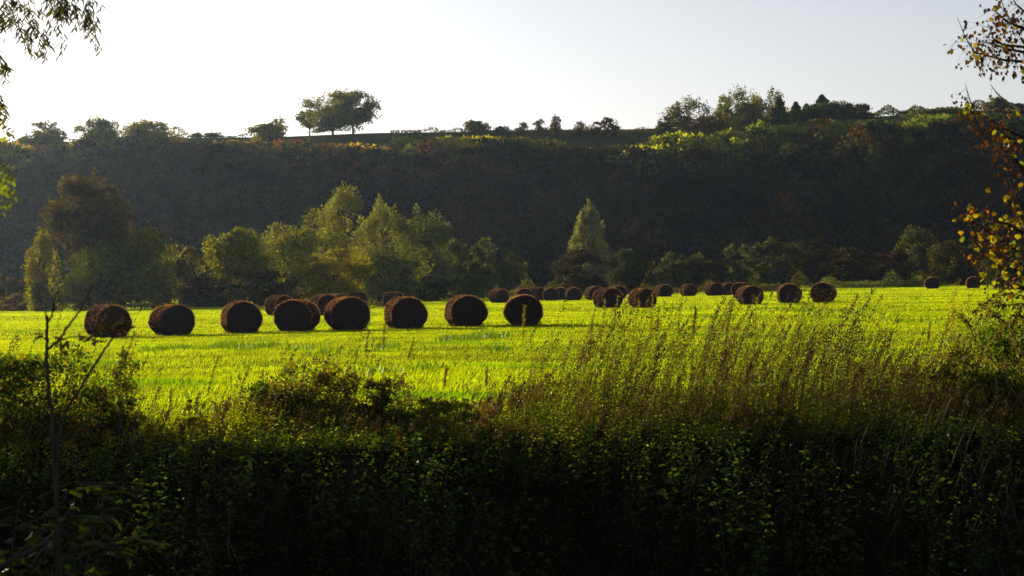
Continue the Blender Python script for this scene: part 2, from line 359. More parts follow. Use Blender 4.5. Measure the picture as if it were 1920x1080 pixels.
def bare_tree(tb, H, R, Cn, rt_=.03, cb=.25):
    h0 = Cn[:, 2].mean(); r0_ = rt_ * H * .8
    lean = U(-.03, .03, 2) * H
    fork = np.array([lean[0], lean[1], max(h0 * .8, .15 * H)])
    tb.tube([(0, 0, -.3), (lean[0] * .2, lean[1] * .2, fork[2] * .3), (lean[0] * .6, lean[1] * .6, fork[2] * .7), fork, fork + [0, 0, (H - fork[2]) * .55]], np.array([1.25, 1, .85, .65, .15]) * r0_, (1, 1, 1), 7)
    for c in Cn:
        t0 = U(.45, 1); s0 = fork * t0; mid = (s0 + c) / 2 + np.array([0, 0, .06 * H]) + rng.normal(0, .03 * H, 3)
        tb.tube([s0, mid, c], np.array([.42, .28, .08]) * r0_, (1, 1, 1), 5)
        for _ in range(3):
            e = c + rng.normal(0, .13 * R + .05 * H, 3); tb.tube([mid * .5 + c * .5, e], np.array([.14, .04]) * r0_, (1, 1, 1), 4)
def tree(name, label, group, px, D, ytop, wpx, cols, n=3000, leaf=.3, cb=.15, nb=22, airy=.3, style='leaf', ybase=None, cat='tree', mat=None, blob=.38, depth=1.0, tr=.03, shape=None):
    x, y = W(px, 500, D)[:2]; zg = float(ground(x, y)) - .05
    if ybase is not None: pass
    zt = W(px, ytop, D)[2]; H = max(zt - zg, 1.4); R = wpx / 2 / F * D
    r = root(name, (x, y, zg), label, cat, group)
    if style == 'conifer':
        nn = n; z = U(.08, 1, nn) ** 1.0; az = U(0, 6.28, nn); layer = np.sin(z * 46) * .5 + .5; rr = R * (1 - z) ** .8 * (.6 + .4 * layer) * (1 + .25 * np.sin(az * 3 + z * 17)) * U(.3, 1, nn) ** .5 + .1
        P = np.stack([np.cos(az) * rr, np.sin(az) * rr, z * H - rr * .25], 1); out = unit(np.stack([np.cos(az), np.sin(az), 0 * az - .35], 1)); Cn = np.zeros((0, 3)); k = rng.integers(0, 9, nn)
        bt = MB(); bt.tube([(0, 0, -.3), (0, 0, H * .5), (0, 0, H * .98)], np.array([.03, .018, .004]) * H, (1, 1, 1), 6)
    else:
        P, out, Cn, k = crown_points(R, H, cb, nb, n, airy, blob, shape)
        P[:, 1] *= depth; bt = MB(); bare_tree(bt, H, R, Cn, tr)
    bt.build('trunk', M_bark, r)
    tone = U(.75, 1.25, 40)[k % 40][:, None] if style != 'conifer' else 1
    col = mixcol(cols, n) * tone
    if style == 'willow':
        ax = unit(out * .6 + np.array([.25, 0, .15]) + rng.normal(0, .35, (n, 3))); A = facing(ax, unit(out + rng.normal(0, .32, (n, 3))), leaf * U(.8, 1.6, n)); A[:, :, 0] *= .55
    else:
        ax = unit(out * .5 + rng.normal(0, .7, (n, 3))); A = facing(ax, unit(out + rng.normal(0, .32, (n, 3))), leaf * U(.5, 1.3, n))
    b = MB(); b.place(*DIA, A, P - ax * leaf * .3, np.clip(col, 0, 1)); b.build('crown' if cat == 'tree' else 'foliage', mat or M_leaf, r)
    return r
G1 = [(.05, .07, .012), (.07, .09, .012), (.09, .10, .015)]
GY = [(.18, .19, .01), (.24, .21, .012), (.11, .14, .01)]
DG = [(.03, .045, .012), (.045, .06, .015)]
BR = [(.07, .045, .03), (.09, .05, .03), (.05, .05, .02)]
WI = [(.095, .12, .055), (.125, .15, .06), (.15, .165, .04)]
OR = [(.30, .13, .02), (.25, .14, .02), (.2, .13, .02)]
RB = [(.07, .04, .028), (.05, .035, .022)]
VG = 'trees and bushes along the far edge of the meadow'
V = [  # name, label, px, D, ytop, width px, colours, n, leaf, extra
 ('tree', 'tall round-headed tree with dark brownish crown behind the first bales', 165, 214, 330, 176, [(.05, .035, .02), (.07, .04, .025), (.05, .055, .015), (.08, .08, .012)], 5600, .28, dict(cb=.3, nb=40, airy=.75, blob=.3)),
 ('tree', 'slim yellow-green tree sunlit along its left side, far left of the meadow edge', 78, 205, 440, 62, GY + [(.16, .12, .02)], 2200, .24, dict(cb=.02, nb=16)),
 ('bush', 'dark green bushy mass below the tall round-headed brownish tree', 180, 206, 452, 190, G1 + DG, 4200, .27, dict(cb=0, nb=26)),
 ('bush', 'olive bush with sunlit top right of the tall brownish tree', 285, 207, 420, 130, G1 + GY, 3800, .27, dict(cb=0, nb=24)),
 ('bush', 'brownish low bush between the olive bush and the rounded yellow-green tree', 352, 208, 462, 60, BR + G1, 1500, .27, dict(cb=0, nb=12)),
 ('bush', 'pale dry scrub at the far left end of the meadow', 28, 212, 552, 90, [(.14, .11, .05), (.12, .08, .05), (.1, .1, .03)], 1500, .24, dict(cb=0, nb=14, airy=.8)),
 ('tree', 'rounded yellow-green tree sunlit all over above a dark hedge', 445, 212, 430, 142, GY + G1, 4200, .26, dict(cb=.12, nb=28, airy=.5)),
 ('bush', 'dark purplish-brown bush under the rounded yellow-green tree', 395, 207, 520, 110, DG + RB, 2200, .27, dict(cb=0, nb=16)),
 ('bush', 'low dark green hedge bush behind the third and fourth bales', 505, 206, 512, 150, DG + RB, 3000, .27, dict(cb=0, nb=20)),
 ('bush', 'bright yellow-green feathery bush in front of the pale willows', 625, 200, 468, 145, [(.19, .17, .015), (.15, .15, .015)], 4200, .24, dict(cb=0, nb=22, style='willow')),
 ('tree', 'mid green tree left of the pale willows with golden top', 585, 236, 402, 150, G1 + GY, 4000, .27, dict(cb=.05, nb=24)),
 ('tree', 'small dark feathery tree left of the golden-topped tree', 518, 240, 428, 80, WI, 2000, .28, dict(cb=.05, nb=14, style='willow')),
 ('willow_tree', 'tallest pale willow with rounded sunlit head', 652, 264, 355, 130, WI + GY, 4800, .28, dict(cb=.1, nb=26, style='willow')),
 ('willow_tree', 'pale willow with pointed sunlit head in front of the tallest one', 722, 238, 378, 130, WI + [(.14, .15, .03)], 5600, .24, dict(cb=.03, nb=36, style='willow', shape='cone', airy=.1)),
 ('willow_tree', 'shaded grey-green willow leaning right, right of the pointed willow', 795, 246, 398, 110, WI, 4200, .28, dict(cb=.05, nb=22, style='willow')),
 ('bush', 'dark blue-green bush at the foot of the willows', 735, 222, 478, 120, DG + WI, 3200, .27, dict(cb=0, nb=18)),
 ('tree', 'dim green tree right of the leaning willow', 868, 262, 432, 80, DG + G1, 2200, .3, dict(cb=.05, nb=16)),
 ('bush', 'rounded olive bush standing forward behind the last two near bales', 886, 236, 482, 70, G1, 2400, .25, dict(cb=0, nb=14)),
 ('tree', 'dim blue-green tree behind the rounded olive bush', 912, 285, 446, 60, WI + DG, 1500, .33, dict(cb=.05, nb=12)),
 ('tree', 'small dim tree above the end-on dark bale', 962, 282, 472, 60, DG + G1, 1400, .32, dict(cb=.05, nb=12)),
 ('bush', 'dim low bush behind the sixth and seventh bales', 800, 226, 520, 90, DG, 1800, .27, dict(cb=0, nb=14)),
 ('willow_tree', 'pale cone-shaped willow standing alone before the dark wood', 1105, 278, 384, 78, [(.17, .19, .11), (.20, .215, .13)], 5200, .26, dict(cb=.02, nb=34, style='willow', shape='cone', airy=.1)),
 ('bush', 'dark reddish-brown bush in front of the cone-shaped willow', 1098, 256, 468, 110, RB + DG, 3200, .28, dict(cb=0, nb=20)),
 ('bush', 'rounded dark green bush right of the cone-shaped willow', 1185, 268, 466, 90, DG + G1, 2600, .3, dict(cb=0, nb=18)),
 ('bush', 'dim grey-green bush above the lone small bale', 1280, 272, 474, 100, DG + WI, 2600, .3, dict(cb=0, nb=18)),
 ('bush', 'low brownish bush left of the slim pale green tree', 1325, 268, 492, 70, RB + DG, 1500, .3, dict(cb=0, nb=12)),
 ('tree', 'slim pale green tree with open crown above the far row', 1383, 258, 450, 58, [(.13, .15, .05), (.1, .13, .04)], 1500, .28, dict(cb=.08, nb=14, airy=.8)),
 ('tree', 'dim wide tree right of the slim pale green tree', 1455, 280, 450, 110, DG + WI, 2800, .32, dict(cb=.02, nb=20)),
 ('tree', 'dim brownish tree above the middle of three mid-field bales', 1525, 282, 442, 90, RB + DG, 2400, .32, dict(cb=.02, nb=18)),
 ('bush', 'dark bush behind the grassy hummocks', 1600, 284, 462, 110, DG + RB, 2800, .32, dict(cb=0, nb=18)),
 ('bush', 'low dark reddish thicket right of the grassy hummocks', 1668, 284, 470, 90, RB, 2200, .32, dict(cb=0, nb=16)),
 ('tree', 'grey-green feathery tree behind the thicket on the right', 1712, 300, 432, 90, WI + DG, 2400, .34, dict(cb=.05, nb=16, style='willow')),
 ('bush', 'olive-brown domed bush left of the autumn branches', 1800, 262, 450, 110, G1 + [(.12, .08, .03)], 3400, .28, dict(cb=0, nb=20)),
 ('bush', 'dim green bush behind the autumn branches at the right edge', 1895, 272, 462, 110, DG + G1, 2800, .3, dict(cb=0, nb=18)),
 ('bush', 'dim bush at the far left edge below the wood', 2, 235, 520, 110, DG + RB, 2200, .3, dict(cb=0, nb=18)),
]
for nm, lab, px, D, yt, wp, cols, n, lf, ex in V:
    cols = [tuple(np.array(c_) * (.55 if px > 1150 and D > 250 else .62 if px == 1098 else 1)) for c_ in cols]  # right-hand trees: shade painted in by darkening their colours
    ex = dict(ex); ex['nb'] = int(ex.get('nb', 20) * 1.35); ex.setdefault('airy', .15)
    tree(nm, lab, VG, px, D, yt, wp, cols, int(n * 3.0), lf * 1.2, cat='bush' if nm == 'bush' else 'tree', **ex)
for px, D, yt, wp, cols, lab in ((1478, 395, 360, 78, [(.16, .08, .035), (.2, .09, .03)], 'orange-brown tree glowing dimly against the shaded wood'),):
    tree('tree', lab, None, px, D, yt, wp, cols, 2600, .42, cb=.1, nb=20)

# ---- trees and bushes on the ridge
RG = 'trees and bushes along the skyline of the ridge'
SK = [(.09, .115, .045), (.12, .135, .05), (.14, .14, .055)]  # grey-green lightened to paint light and haze on the skyline trees
Rr = [
 ('tree', 'pale round-headed skyline tree, leftmost of three', 92, 228, 84, SK, 1500, dict(airy=.7)),
 ('tree', 'dark skyline tree with green lower skirt, middle of the three on the left', 184, 219, 80, SK, 1700, dict(airy=.5)),
 ('tree', 'wide rounded skyline tree right of the dark one on the left', 290, 229, 112, SK + GY, 2300, dict(airy=.5)),
 ('tree', 'small grey skyline tree half behind the wide rounded one', 255, 231, 40, BR, 500, dict(airy=.9)),
 ('bush', 'small dark bush beside the wide rounded skyline tree', 372, 254, 26, DG, 220, {}),
 ('bush', 'tiny rounded pair of skyline bushes left of the bare gap', 408, 256, 36, DG, 300, {}),
 ('tree', 'sunlit green tree spilling over the ridge left of the big pair', 510, 233, 70, GY + G1, 1500, dict(airy=.6)),
 ('tree', 'thin see-through young tree behind the sunlit green one', 532, 213, 36, SK, 420, dict(airy=1)),
 ('tree', 'small open tree touching the big pair on its left', 586, 205, 46, SK, 700, dict(airy=.9, cb=.2)),
 ('tree', 'large spreading skyline tree with yellow patch, left of the big pair', 630, 166, 108, SK + [(.14, .13, .02)], 3000, dict(airy=.6, cb=.10, nb=44)),
 ('tree', 'large spreading skyline tree with two bare trunks, right of the big pair', 668, 170, 92, SK, 3000, dict(airy=.55, cb=.15, nb=44)),
 ('bush', 'broad thorny bush at the left end of the middle skyline row', 904, 221, 56, RB + SK, 900, dict(airy=.7)),
 ('bush', 'low dark bush right of the broad thorny bush', 948, 233, 34, DG, 320, {}),
 ('bush', 'small leaning skyline bush, second in the middle row', 984, 227, 24, DG + BR, 330, dict(airy=.6)),
 ('bush', 'small triangular skyline bush left of the tall thin one', 1018, 225, 22, DG + BR, 300, dict(airy=.6)),
 ('tree', 'tall thin ragged skyline tree in the middle row', 1048, 213, 22, DG + BR, 420, dict(airy=.7)),
 ('bush', 'small open bush right of the tall thin ragged tree', 1091, 227, 30, DG + BR, 360, dict(airy=.7)),
 ('bush', 'pale low bush leaning against the rounded thorny one', 1122, 230, 34, BR, 380, dict(airy=.7)),
 ('bush', 'rounded thorny bush at the right end of the middle skyline row', 1147, 221, 38, BR + DG, 560, dict(airy=.5)),
 ('bush', 'ragged bush at the left foot of the right-hand clump', 1257, 216, 44, RB + DG, 700, dict(airy=.6)),
 ('tree', 'dark branching oak at the left of the right-hand clump', 1292, 185, 76, BR + SK, 1500, dict(airy=.75)),
 ('bush', 'rusty orange bush beneath the dark branching oak', 1335, 203, 62, [(.16, .08, .03), (.12, .07, .03)], 1300, {}),
 ('tree', 'nearly leafless pale tree behind the rusty bush', 1328, 186, 34, SK, 190, dict(airy=1)),
 ('tree', 'grey tree left of the tall airy ones', 1364, 178, 44, SK, 900, dict(airy=.7)),
 ('tree', 'tall airy pale tree in the middle of the right-hand clump', 1397, 166, 54, [(.10, .12, .05), (.08, .10, .04)], 1100, dict(airy=.95)),
 ('tree', 'tall airy tree with yellow top beside the other airy one', 1424, 168, 46, SK + [(.16, .16, .02)], 1000, dict(airy=.95)),
 ('tree', 'thin airy tree at the right of the tall airy ones', 1455, 168, 36, SK, 600, dict(airy=.95)),
 ('bush', 'yellowish green bush under the tall airy trees', 1385, 205, 56, GY, 800, {}),
 ('conifer_tree', 'dark pointed conifer next to the golden bush', 1468, 182, 50, DG, 2000, dict(style='conifer')),
 ('bush', 'golden rust-coloured bush in front of the dark conifer', 1474, 200, 36, [(.24, .14, .03), (.18, .11, .03)], 700, {}),
 ('conifer_tree', 'dark conifer with spiky top right of the golden bush', 1499, 191, 58, DG, 1400, dict(style='conifer')),
 ('conifer_tree', 'small dark conifer between the spiky one and the wide one', 1519, 195, 56, DG, 1400, dict(style='conifer')),
 ('conifer_tree', 'tall central spire of the wide dark evergreen group', 1548, 178, 84, DG, 3000, dict(style='conifer')),
 ('tree', 'wide dark evergreen sloping down to the right of the spires', 1572, 190, 84, DG, 2600, dict(airy=.2)),
 ('bush', 'round dark bush alone on the skyline right of the evergreens', 1625, 195, 36, DG + BR, 800, dict(airy=.4)),
 ('tree', 'broad green domed tree on the skyline at the right', 1766, 203, 100, G1 + DG, 2200, dict(airy=.3)),
 ('bush', 'small bush right of the broad green dome', 1812, 208, 30, DG, 400, {}),
 ('tree', 'grey round tree behind the autumn branches', 1872, 180, 34, SK, 700, dict(airy=.4)),
 ('bush', 'low bush below the grey round tree', 1893, 205, 60, DG, 700, {}),
]
for i, (nm, lab, px, yt, wp, cols, n, ex) in enumerate(Rr):
    D = (445 if px < 350 else 455 if (480 < px < 520 or 1240 < px < 1470 or (px > 1740 and px < 1860)) else 462 if 1470 <= px < 1650 else 470) + (i % 3) * 3; ex = dict(ex); st_ = ex.pop('style', 'leaf'); ex.setdefault('cb', .0 if nm == 'bush' else .05); ex.setdefault('nb', int(8 + n / 90)); ex.setdefault('airy', .3)
    tree(nm, lab, RG, px, D, yt, wp * (1.08 if px > 850 and px < 1200 else 1.15), cols, int(n * (5.5 if D < 460 else 3.6)), .46 if n > 500 else .36, cat='bush' if nm == 'bush' else 'tree', style=st_, blob=.38 if 600 < px < 700 else .52, **ex)

# ---- the wood on the slope: one mass
b = MB()
pr = []
for q in range(9):
    P, out, Cn, k = crown_points(1, 1, .0, 22, 1900, .1, .30); ax = unit(rng.normal(0, .7, (1900, 3))); pr.append((P, facing(ax, unit(out + [0, 0, .2] + rng.normal(0, .22, (1900, 3))), U(.6, 1.1, 1900)), U(.85, 1.15, 22)[k]))
pal = [(.018, .025, .011), (.026, .032, .010), (.018, .026, .017), (.034, .020, .014), (.032, .028, .011), (.014, .018, .014), (.046, .024, .012), (.024, .032, .013)]  # crown tones darkened so the slope's shade is in the colour
spots = []
for row, y0 in enumerate(np.arange(366, 476, 8.6)):
    step = 11.0
    for x in np.arange(-165, 165, step):
        spots.append((x + U(-3, 3) + (row % 2) * 5.5, y0 + U(-2.6, 2.6)))
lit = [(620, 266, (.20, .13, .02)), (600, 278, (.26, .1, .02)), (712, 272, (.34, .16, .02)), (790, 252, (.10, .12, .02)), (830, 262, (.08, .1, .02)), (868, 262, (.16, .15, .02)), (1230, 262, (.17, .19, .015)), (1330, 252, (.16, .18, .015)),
       (1255, 240, (.13, .14, .02)), (1390, 236, (.1, .12, .015)), (1500, 232, (.1, .11, .02)), (1700, 230, (.1, .12, .02)), (1600, 228, (.08, .11, .015)), (1800, 220, (.08, .11, .015)), (1440, 232, (.1, .13, .015)), (1290, 262, (.1, .13, .01)), (60, 268, (.12, .10, .02)), (110, 275, (.13, .08, .02)), (200, 262, (.11, .12, .015)), (640, 262, (.2, .13, .02))]  # sun-caught crowns: sunlight put into the leaf colour, along with autumn hues
def front_gap(x, y):  # open turf near the crest
    px = 960 + x / y * F
    return y > 452 and ((690 < px < 745) or (745 <= px < 1010 and y > 462) or (1040 < px < 1225) or (330 < px < 480 and y > 462))
nw = 0
WX = [-200, 0, 100, 200, 300, 350, 480, 560, 640, 700, 760, 860, 900, 1000, 1060, 1200, 1240, 1300, 1400, 1500, 1600, 1700, 1800, 1920, 2200]
WY_ = [260, 260, 259, 253, 255, 262, 265, 258, 262, 276, 256, 247, 247, 252, 268, 266, 248, 239, 228, 225, 220, 216, 206, 200, 195]
for (x, y) in spots:
    if front_gap(x, y): continue
    px = 960 + x / y * F
    P, ax, tn = pr[rng.integers(0, 9)]; R = U(5.4, 8.4); H = U(9, 14.5)
    if y > 440: R *= .85
    if y > 458: R *= .8
    c = np.array(pal[rng.integers(0, len(pal))]) * U(.55, 1.9)
    zl = 1.85 + (531 - .023 * (px - 960) - np.interp(px, WX, WY_) - U(0, 9)) / F * y
    H = min(H, zl - float(ground(x, y)))
    if H < 1.2: continue
    zt = float(ground(x, y)) + H; pyt = 540 - (zt - 1.85) / y * F - .023 * (px - 960) - 9
    if y > 440: c = c * .5 + np.array([(.05, .065, .012), (.07, .075, .012), (.075, .055, .015)][rng.integers(0, 3)]) * (.9 + 1.1 * (y > 452))  # crest rows coloured brighter to paint the grazing sun
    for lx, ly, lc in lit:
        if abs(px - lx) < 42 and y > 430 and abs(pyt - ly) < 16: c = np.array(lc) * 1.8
    a = U(0, 6.28); ca, sa = math.cos(a), math.sin(a); Rz = np.array([[ca, -sa, 0], [sa, ca, 0], [0, 0, 1]])
    Q = (P * [R, R, H]) @ Rz.T + [x, y, float(ground(x, y)) - .3]; n = len(Q)
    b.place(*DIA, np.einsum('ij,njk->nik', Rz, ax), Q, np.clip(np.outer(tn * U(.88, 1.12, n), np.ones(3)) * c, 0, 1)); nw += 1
tag(b.build('wood', M_wood_leaf), 'dense shaded wood of mixed autumn trees covering the hillside', 'wood', 'the hillside wood', 'stuff')
# low hedge line along the crest and scrub at the foot of the slope
b = MB()
def scrub(pxs, D, h0, h1, cols, dens, leaf, dj=2):
    px = U(pxs[0], pxs[1], int((pxs[1] - pxs[0]) * dens)); n = len(px); D_ = D + U(-dj, dj, n); x = (px - 960) / F * D_; z = ground(x, D_)
    hh = (h0 + (h1 - h0) * (np.sin(px * .11) * .5 + .5) * (np.sin(px * .037 + 2) * .5 + .5))
    P = np.stack([x, D_, z + U(0, 1, n) ** .8 * hh], 1); ax = unit(rng.normal(0, 1, (n, 3)) + [0, 0, .5])
    b.place(*DIA, frames(ax, leaf * U(.6, 1.3, n)), P, mixcol(cols, n))
scrub((-60, 480), 478, .3, 1.4, DG, 3, .45); scrub((740, 1250), 476, .5, 1.6, DG + RB, 4, .45); scrub((1560, 2000), 476, .8, 2.8, DG + G1, 12, .5); scrub((1250, 1560), 474, .5, 2, G1 + DG, 5, .45)
tag(b.build('hedge', M_wood_leaf), 'low ragged hedge running along the skyline of the ridge', 'hedge', None, None)
b = MB()
scrub((-80, 420), 222, .3, 1.6, DG + [(.09, .07, .04)], 14, .22, 5); scrub((560, 1500), 250, .4, 1.8, DG + RB, 12, .25, 8); scrub((900, 1760), 275, .5, 2.6, DG + G1 + RB, 12, .28, 10)
scrub((1540, 1730), 262, .8, 2.2, [(.06, .09, .03), (.08, .1, .04)], 16, .24, 6); scrub((1700, 2000), 290, .8, 3, DG + RB, 12, .28, 10); scrub((620, 745), 172, .2, .9, [(.16, .13, .05), (.1, .11, .03)], 8, .2, 3)
tag(b.build('undergrowth', M_leaf), 'dim rough undergrowth between the meadow and the wood', 'undergrowth', None, 'stuff')

# ---------------------------------------------------------------- far river bank: weeds, dry stems, bushes
TOPX = [-300, 0, 60, 150, 230, 300, 360, 430, 500, 560, 650, 740, 800, 860, 920, 980, 1050, 1150, 1300, 1450, 1560, 1650, 1720, 1790, 1860, 1920, 2200]
TOPY = [640, 650, 668, 668, 700, 780, 775, 750, 712, 690, 700, 735, 760, 770, 735, 680, 638, 618, 606, 610, 632, 652, 655, 622, 590, 572, 550]
def topz(x, D):
    px = 960 + x / D * F; y = np.interp(px, TOPX, TOPY); return 1.85 - (y - (531 - .023 * (px - 960))) / F * D
def vegtop(x, y):
    zb = ground(x, y); l_ = lip_y(x) - .8; t = (y - l_) / (26.2 - l_); T = topz(x, np.full_like(y, 26.0)); lip = .12 + .07 * np.sin(x * 1.3) + .05 * np.sin(x * 3.1)
    up_ = lip + (T - lip) * np.clip(t, 0, 1); dn_ = zb + .35 + (lip - .35 - zb) * sm((y - 17.4) / (l_ - 17.4))
    h_ = 1 + .22 * np.sin(x * 2.1 + 1.3 * np.sin(y * 1.7)) + .16 * np.sin(x * 5.3 + y * 2.2); up_ = up_ * h_
    return np.where(y > l_, up_, np.minimum(dn_, lip)) * np.where(y > 26.2, np.clip((28 - y) / 1.8, .15, 1), 1)
def weed_plants(b, n, yr, hmul, leafr, nl, cols, stemcol, lean=.12, xr=(-9, 9), ymin=None, hmin=.25):
    y = U(*yr, n); x = U(*xr, n); zb = ground(x, y); H = np.maximum(vegtop(x, y) - zb, hmin) * U(*hmul, n); H = np.minimum(H, 1.75)
    B = np.stack([x, y, zb - .03], 1); tip = B + np.stack([H * (lean + rng.normal(0, .12, n)), H * rng.normal(-.05, .12, n), H], 1)
    bend = np.stack([rng.normal(0, .05, n) * H, rng.normal(0, .05, n) * H, 0 * H], 1)
    b.stems(B, tip, bend, U(.0025, .0045, n), mixcol(stemcol, n), 4)
    t = np.tile(np.linspace(.12, 1, nl), (n, 1)) + U(-.03, .03, (n, nl))
    P = B[:, None] + (tip - B)[:, None] * t[..., None] + bend[:, None] * (4 * t * (1 - t))[..., None]
    az = U(0, 6.28, (n, 1)) + np.arange(nl)[None] * 2.4 + U(-.5, .5, (n, nl)); dn = U(-.7, .45, (n, nl))
    ax = unit(np.stack([np.cos(az), np.sin(az), dn], -1).reshape(-1, 3)); sz = (U(*leafr, (n, nl)) * (1.15 - .55 * t)).ravel()
    P = P.reshape(-1, 3) + ax * (sz * .25)[:, None]; m_ = len(P)
    nrm = unit(np.array([0, 0, 1.]) + rng.normal(0, .5, (m_, 3)))
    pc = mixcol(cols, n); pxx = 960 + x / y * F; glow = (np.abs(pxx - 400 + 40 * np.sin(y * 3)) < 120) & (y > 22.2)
    pc = np.where(glow[:, None], mixcol([(.2, .24, .006), (.26, .26, .008), (.15, .21, .005)], n), pc)  # sunlit patch of the bank painted as brighter leaf colour
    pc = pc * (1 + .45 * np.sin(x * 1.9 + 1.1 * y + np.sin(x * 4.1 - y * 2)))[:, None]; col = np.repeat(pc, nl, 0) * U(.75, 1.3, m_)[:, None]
    b.place(*OVAL, facing(ax, nrm, sz), P, np.clip(col, 0, 1))
WG = [(.035, .075, .012), (.05, .085, .012), (.06, .08, .015), (.03, .06, .015)]
WY = [(.17, .20, .008), (.22, .22, .008), (.13, .18, .006)]  # yellow-green raised to put sunlight into the lip plants' colour
WB = [(.09, .055, .025), (.12, .07, .02), (.07, .05, .025)]
b = MB()
for np_, lr_, nl_ in ((1100, (.05, .09), 16), (1300, (.02, .045), 24), (260, (.09, .14), 12)): weed_plants(b, np_, (17.6, 22.0), (.6, 1.25), lr_, nl_, [(.018, .045, .012), (.025, .05, .012), (.015, .032, .014), (.03, .035, .01)], [(.02, .018, .01)])  # slope weeds: the bank's shade is put into darker leaf colours
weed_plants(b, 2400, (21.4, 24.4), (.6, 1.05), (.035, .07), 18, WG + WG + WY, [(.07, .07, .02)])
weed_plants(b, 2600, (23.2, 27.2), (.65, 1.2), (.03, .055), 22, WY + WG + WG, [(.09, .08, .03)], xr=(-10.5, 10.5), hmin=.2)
tag(b.build('weeds', M_weed), 'tangled leafy nettles and weeds covering the far river bank', 'weeds', None, 'stuff')
# dense dry seed stems leaning right, and arching blades on the bank
b = MB()
def dry(n, xr, yr, hm, lean, cols, rad=(.0015, .003), bits=10, bl=(.012, .03)):
    y = U(*yr, n); x = U(*xr, n); zb = ground(x, y); H = np.clip(vegtop(x, y) - zb + .04, .2, 1.7) * U(*hm, n)
    B = np.stack([x, y, zb], 1); L = lean + rng.normal(0, .1, n); tip = B + np.stack([H * L, rng.normal(0, .08, n) * H, H], 1)
    bend = np.stack([-.07 * H * np.sign(L), 0 * H, .03 * H], 1)
    b.stems(B, tip, bend, U(*rad, n), mixcol(cols, n), 4)
    if bits:
        t = 1 - U(0, 1, (n, bits)) ** 1.6 * .45; P = (B[:, None] + (tip - B)[:, None] * t[..., None] + bend[:, None] * (4 * t * (1 - t))[..., None]).reshape(-1, 3)
        m_ = len(P); P += rng.normal(0, .012, (m_, 3)); ax = unit(rng.normal(0, .6, (m_, 3)) + [.3, 0, .8])
        b.place(*DIA, frames(ax, U(*bl, m_)), P, np.repeat(mixcol(cols, n), bits, 0) * U(.6, 1.2, m_)[:, None])
DR = [(.13, .07, .02), (.18, .09, .03), (.07, .05, .02), (.12, .12, .015), (.10, .12, .01)]
dry(2300, (-.6, 6.4), (22, 26.8), (.8, 1.3), .34, DR)
dry(900, (4, 10), (22, 26.8), (.6, 1.05), .2, DR + WY)
dry(900, (-10, -.4), (22.2, 26.8), (.7, 1.25), .25, DR + WY)
SPK = [(.05, .03, .015), (.08, .045, .02), (.035, .03, .012), (.10, .09, .015)]
dry(420, (-.6, 8.5), (23.2, 26.8), (1.0, 1.5), .25, SPK, (.002, .004), 70, (.014, .03))
dry(190, (-9, -.4), (23.4, 26.6), (1.0, 1.7), .2, SPK, (.002, .004), 60, (.014, .03))
dry(240, (-8, 8.5), (21.6, 24), (.9, 1.4), .15, SPK, (.002, .004), 60, (.014, .03))
tag(b.build('dry_stems', M_straw), 'dense rusty seed stems leaning to the right on the bank top', 'weeds', None, 'stuff')
b = MB(); n = 1500
y = U(17.6, 22.6, n); x = U(-9, 9, n); B = np.stack([x, y, ground(x, y)], 1); az = U(0, 6.28, n); L = U(.35, .95, n)
tip = B + np.stack([np.cos(az) * L * .6, np.sin(az) * L * .5 - .15, L * U(.15, .6, n)], 1); bend = np.stack([0 * L, 0 * L, L * .45], 1)
b.stems(B, tip, bend, U(.002, .005, n), mixcol([(.04, .035, .025), (.02, .03, .01), (.07, .055, .035)], n), 6)
tag(b.build('bank_grass', M_straw), 'long arching grass blades hanging down the shaded bank', 'grass', None, 'stuff')

# ---- bushes on the bank that stand out
def bush(label, px, D, ytop, wpx, cols, n, leaf, group='leafy bushes on the far bank top', ybot=None, name='bush', tmpl=OVAL, nb=18, depth=.8):
    x, y = W(px, 700, D)[:2]; zg = float(ground(x, y)) - .1; H = W(px, ytop, D)[2] - zg; R = wpx / 2 / F * D
    r = root(name, (x, y, zg), label, 'bush', group); P, out, Cn, k = crown_points(R, H, 0, nb, n, .7, .4); P[:, 1] *= depth
    bt = MB()
    for c in Cn:
        s0 = np.array([U(-.1, .1), U(-.1, .1), 0]); bt.tube([s0, s0 * .5 + c * .5 + [0, 0, .08], c], [.008, .006, .002], (1, 1, 1), 5)
        for _ in range(4): bt.tube([c * .8 + s0 * .2, c + rng.normal(0, .3 * R, 3)], [.003, .001], (1, 1, 1), 3)
    bt.build('branches', M_bark, r)
    ax = unit(out * .6 + rng.normal(0, .6, (n, 3)) + [0, 0, -.1]); b = MB(); col = mixcol(cols, n) * U(.75, 1.25, nb)[k][:, None]
    b.place(*tmpl, frames(ax, leaf * U(.55, 1.2, n)), P, np.clip(col, 0, 1)); b.build('foliage', M_weed, r); return r
bush('dark bramble bush with reddish top left of centre on the bank', 590, 24.4, 682, 230, WG + WB, 9000, .055, nb=34)
bush('low dark leafy bush between the sunlit patch and the bramble bush', 490, 24.2, 722, 130, WG, 4200, .05)
bush('dark tangled bush joining the two bramble bushes', 715, 24.3, 712, 150, WG + WB, 5200, .05)
bush('low green bramble bush right of the darkest bank bush', 810, 24.0, 750, 190, WG + WG + WY, 4800, .05)
bush('leafy bush with a few orange leaves at the left edge of the bank', 70, 23.4, 652, 320, WG + WG + WG + WG + WG + [(.10, .05, .02), (.35, .13, .01)], 11000, .06, nb=40)
bush('slender upright green bush right of the leaning sapling shoot', 222, 23.6, 662, 110, WG + WB, 3600, .045)
bush('bright yellow-green sunlit patch of bush near the left', 400, 23.6, 772, 180, WY + [(.16, .17, .01)], 3400, .045)  # leaf colour brightened to paint the sunlit strip
bush('deep green bush at the right edge of the bank', 1905, 23.4, 600, 230, WG, 9000, .05)
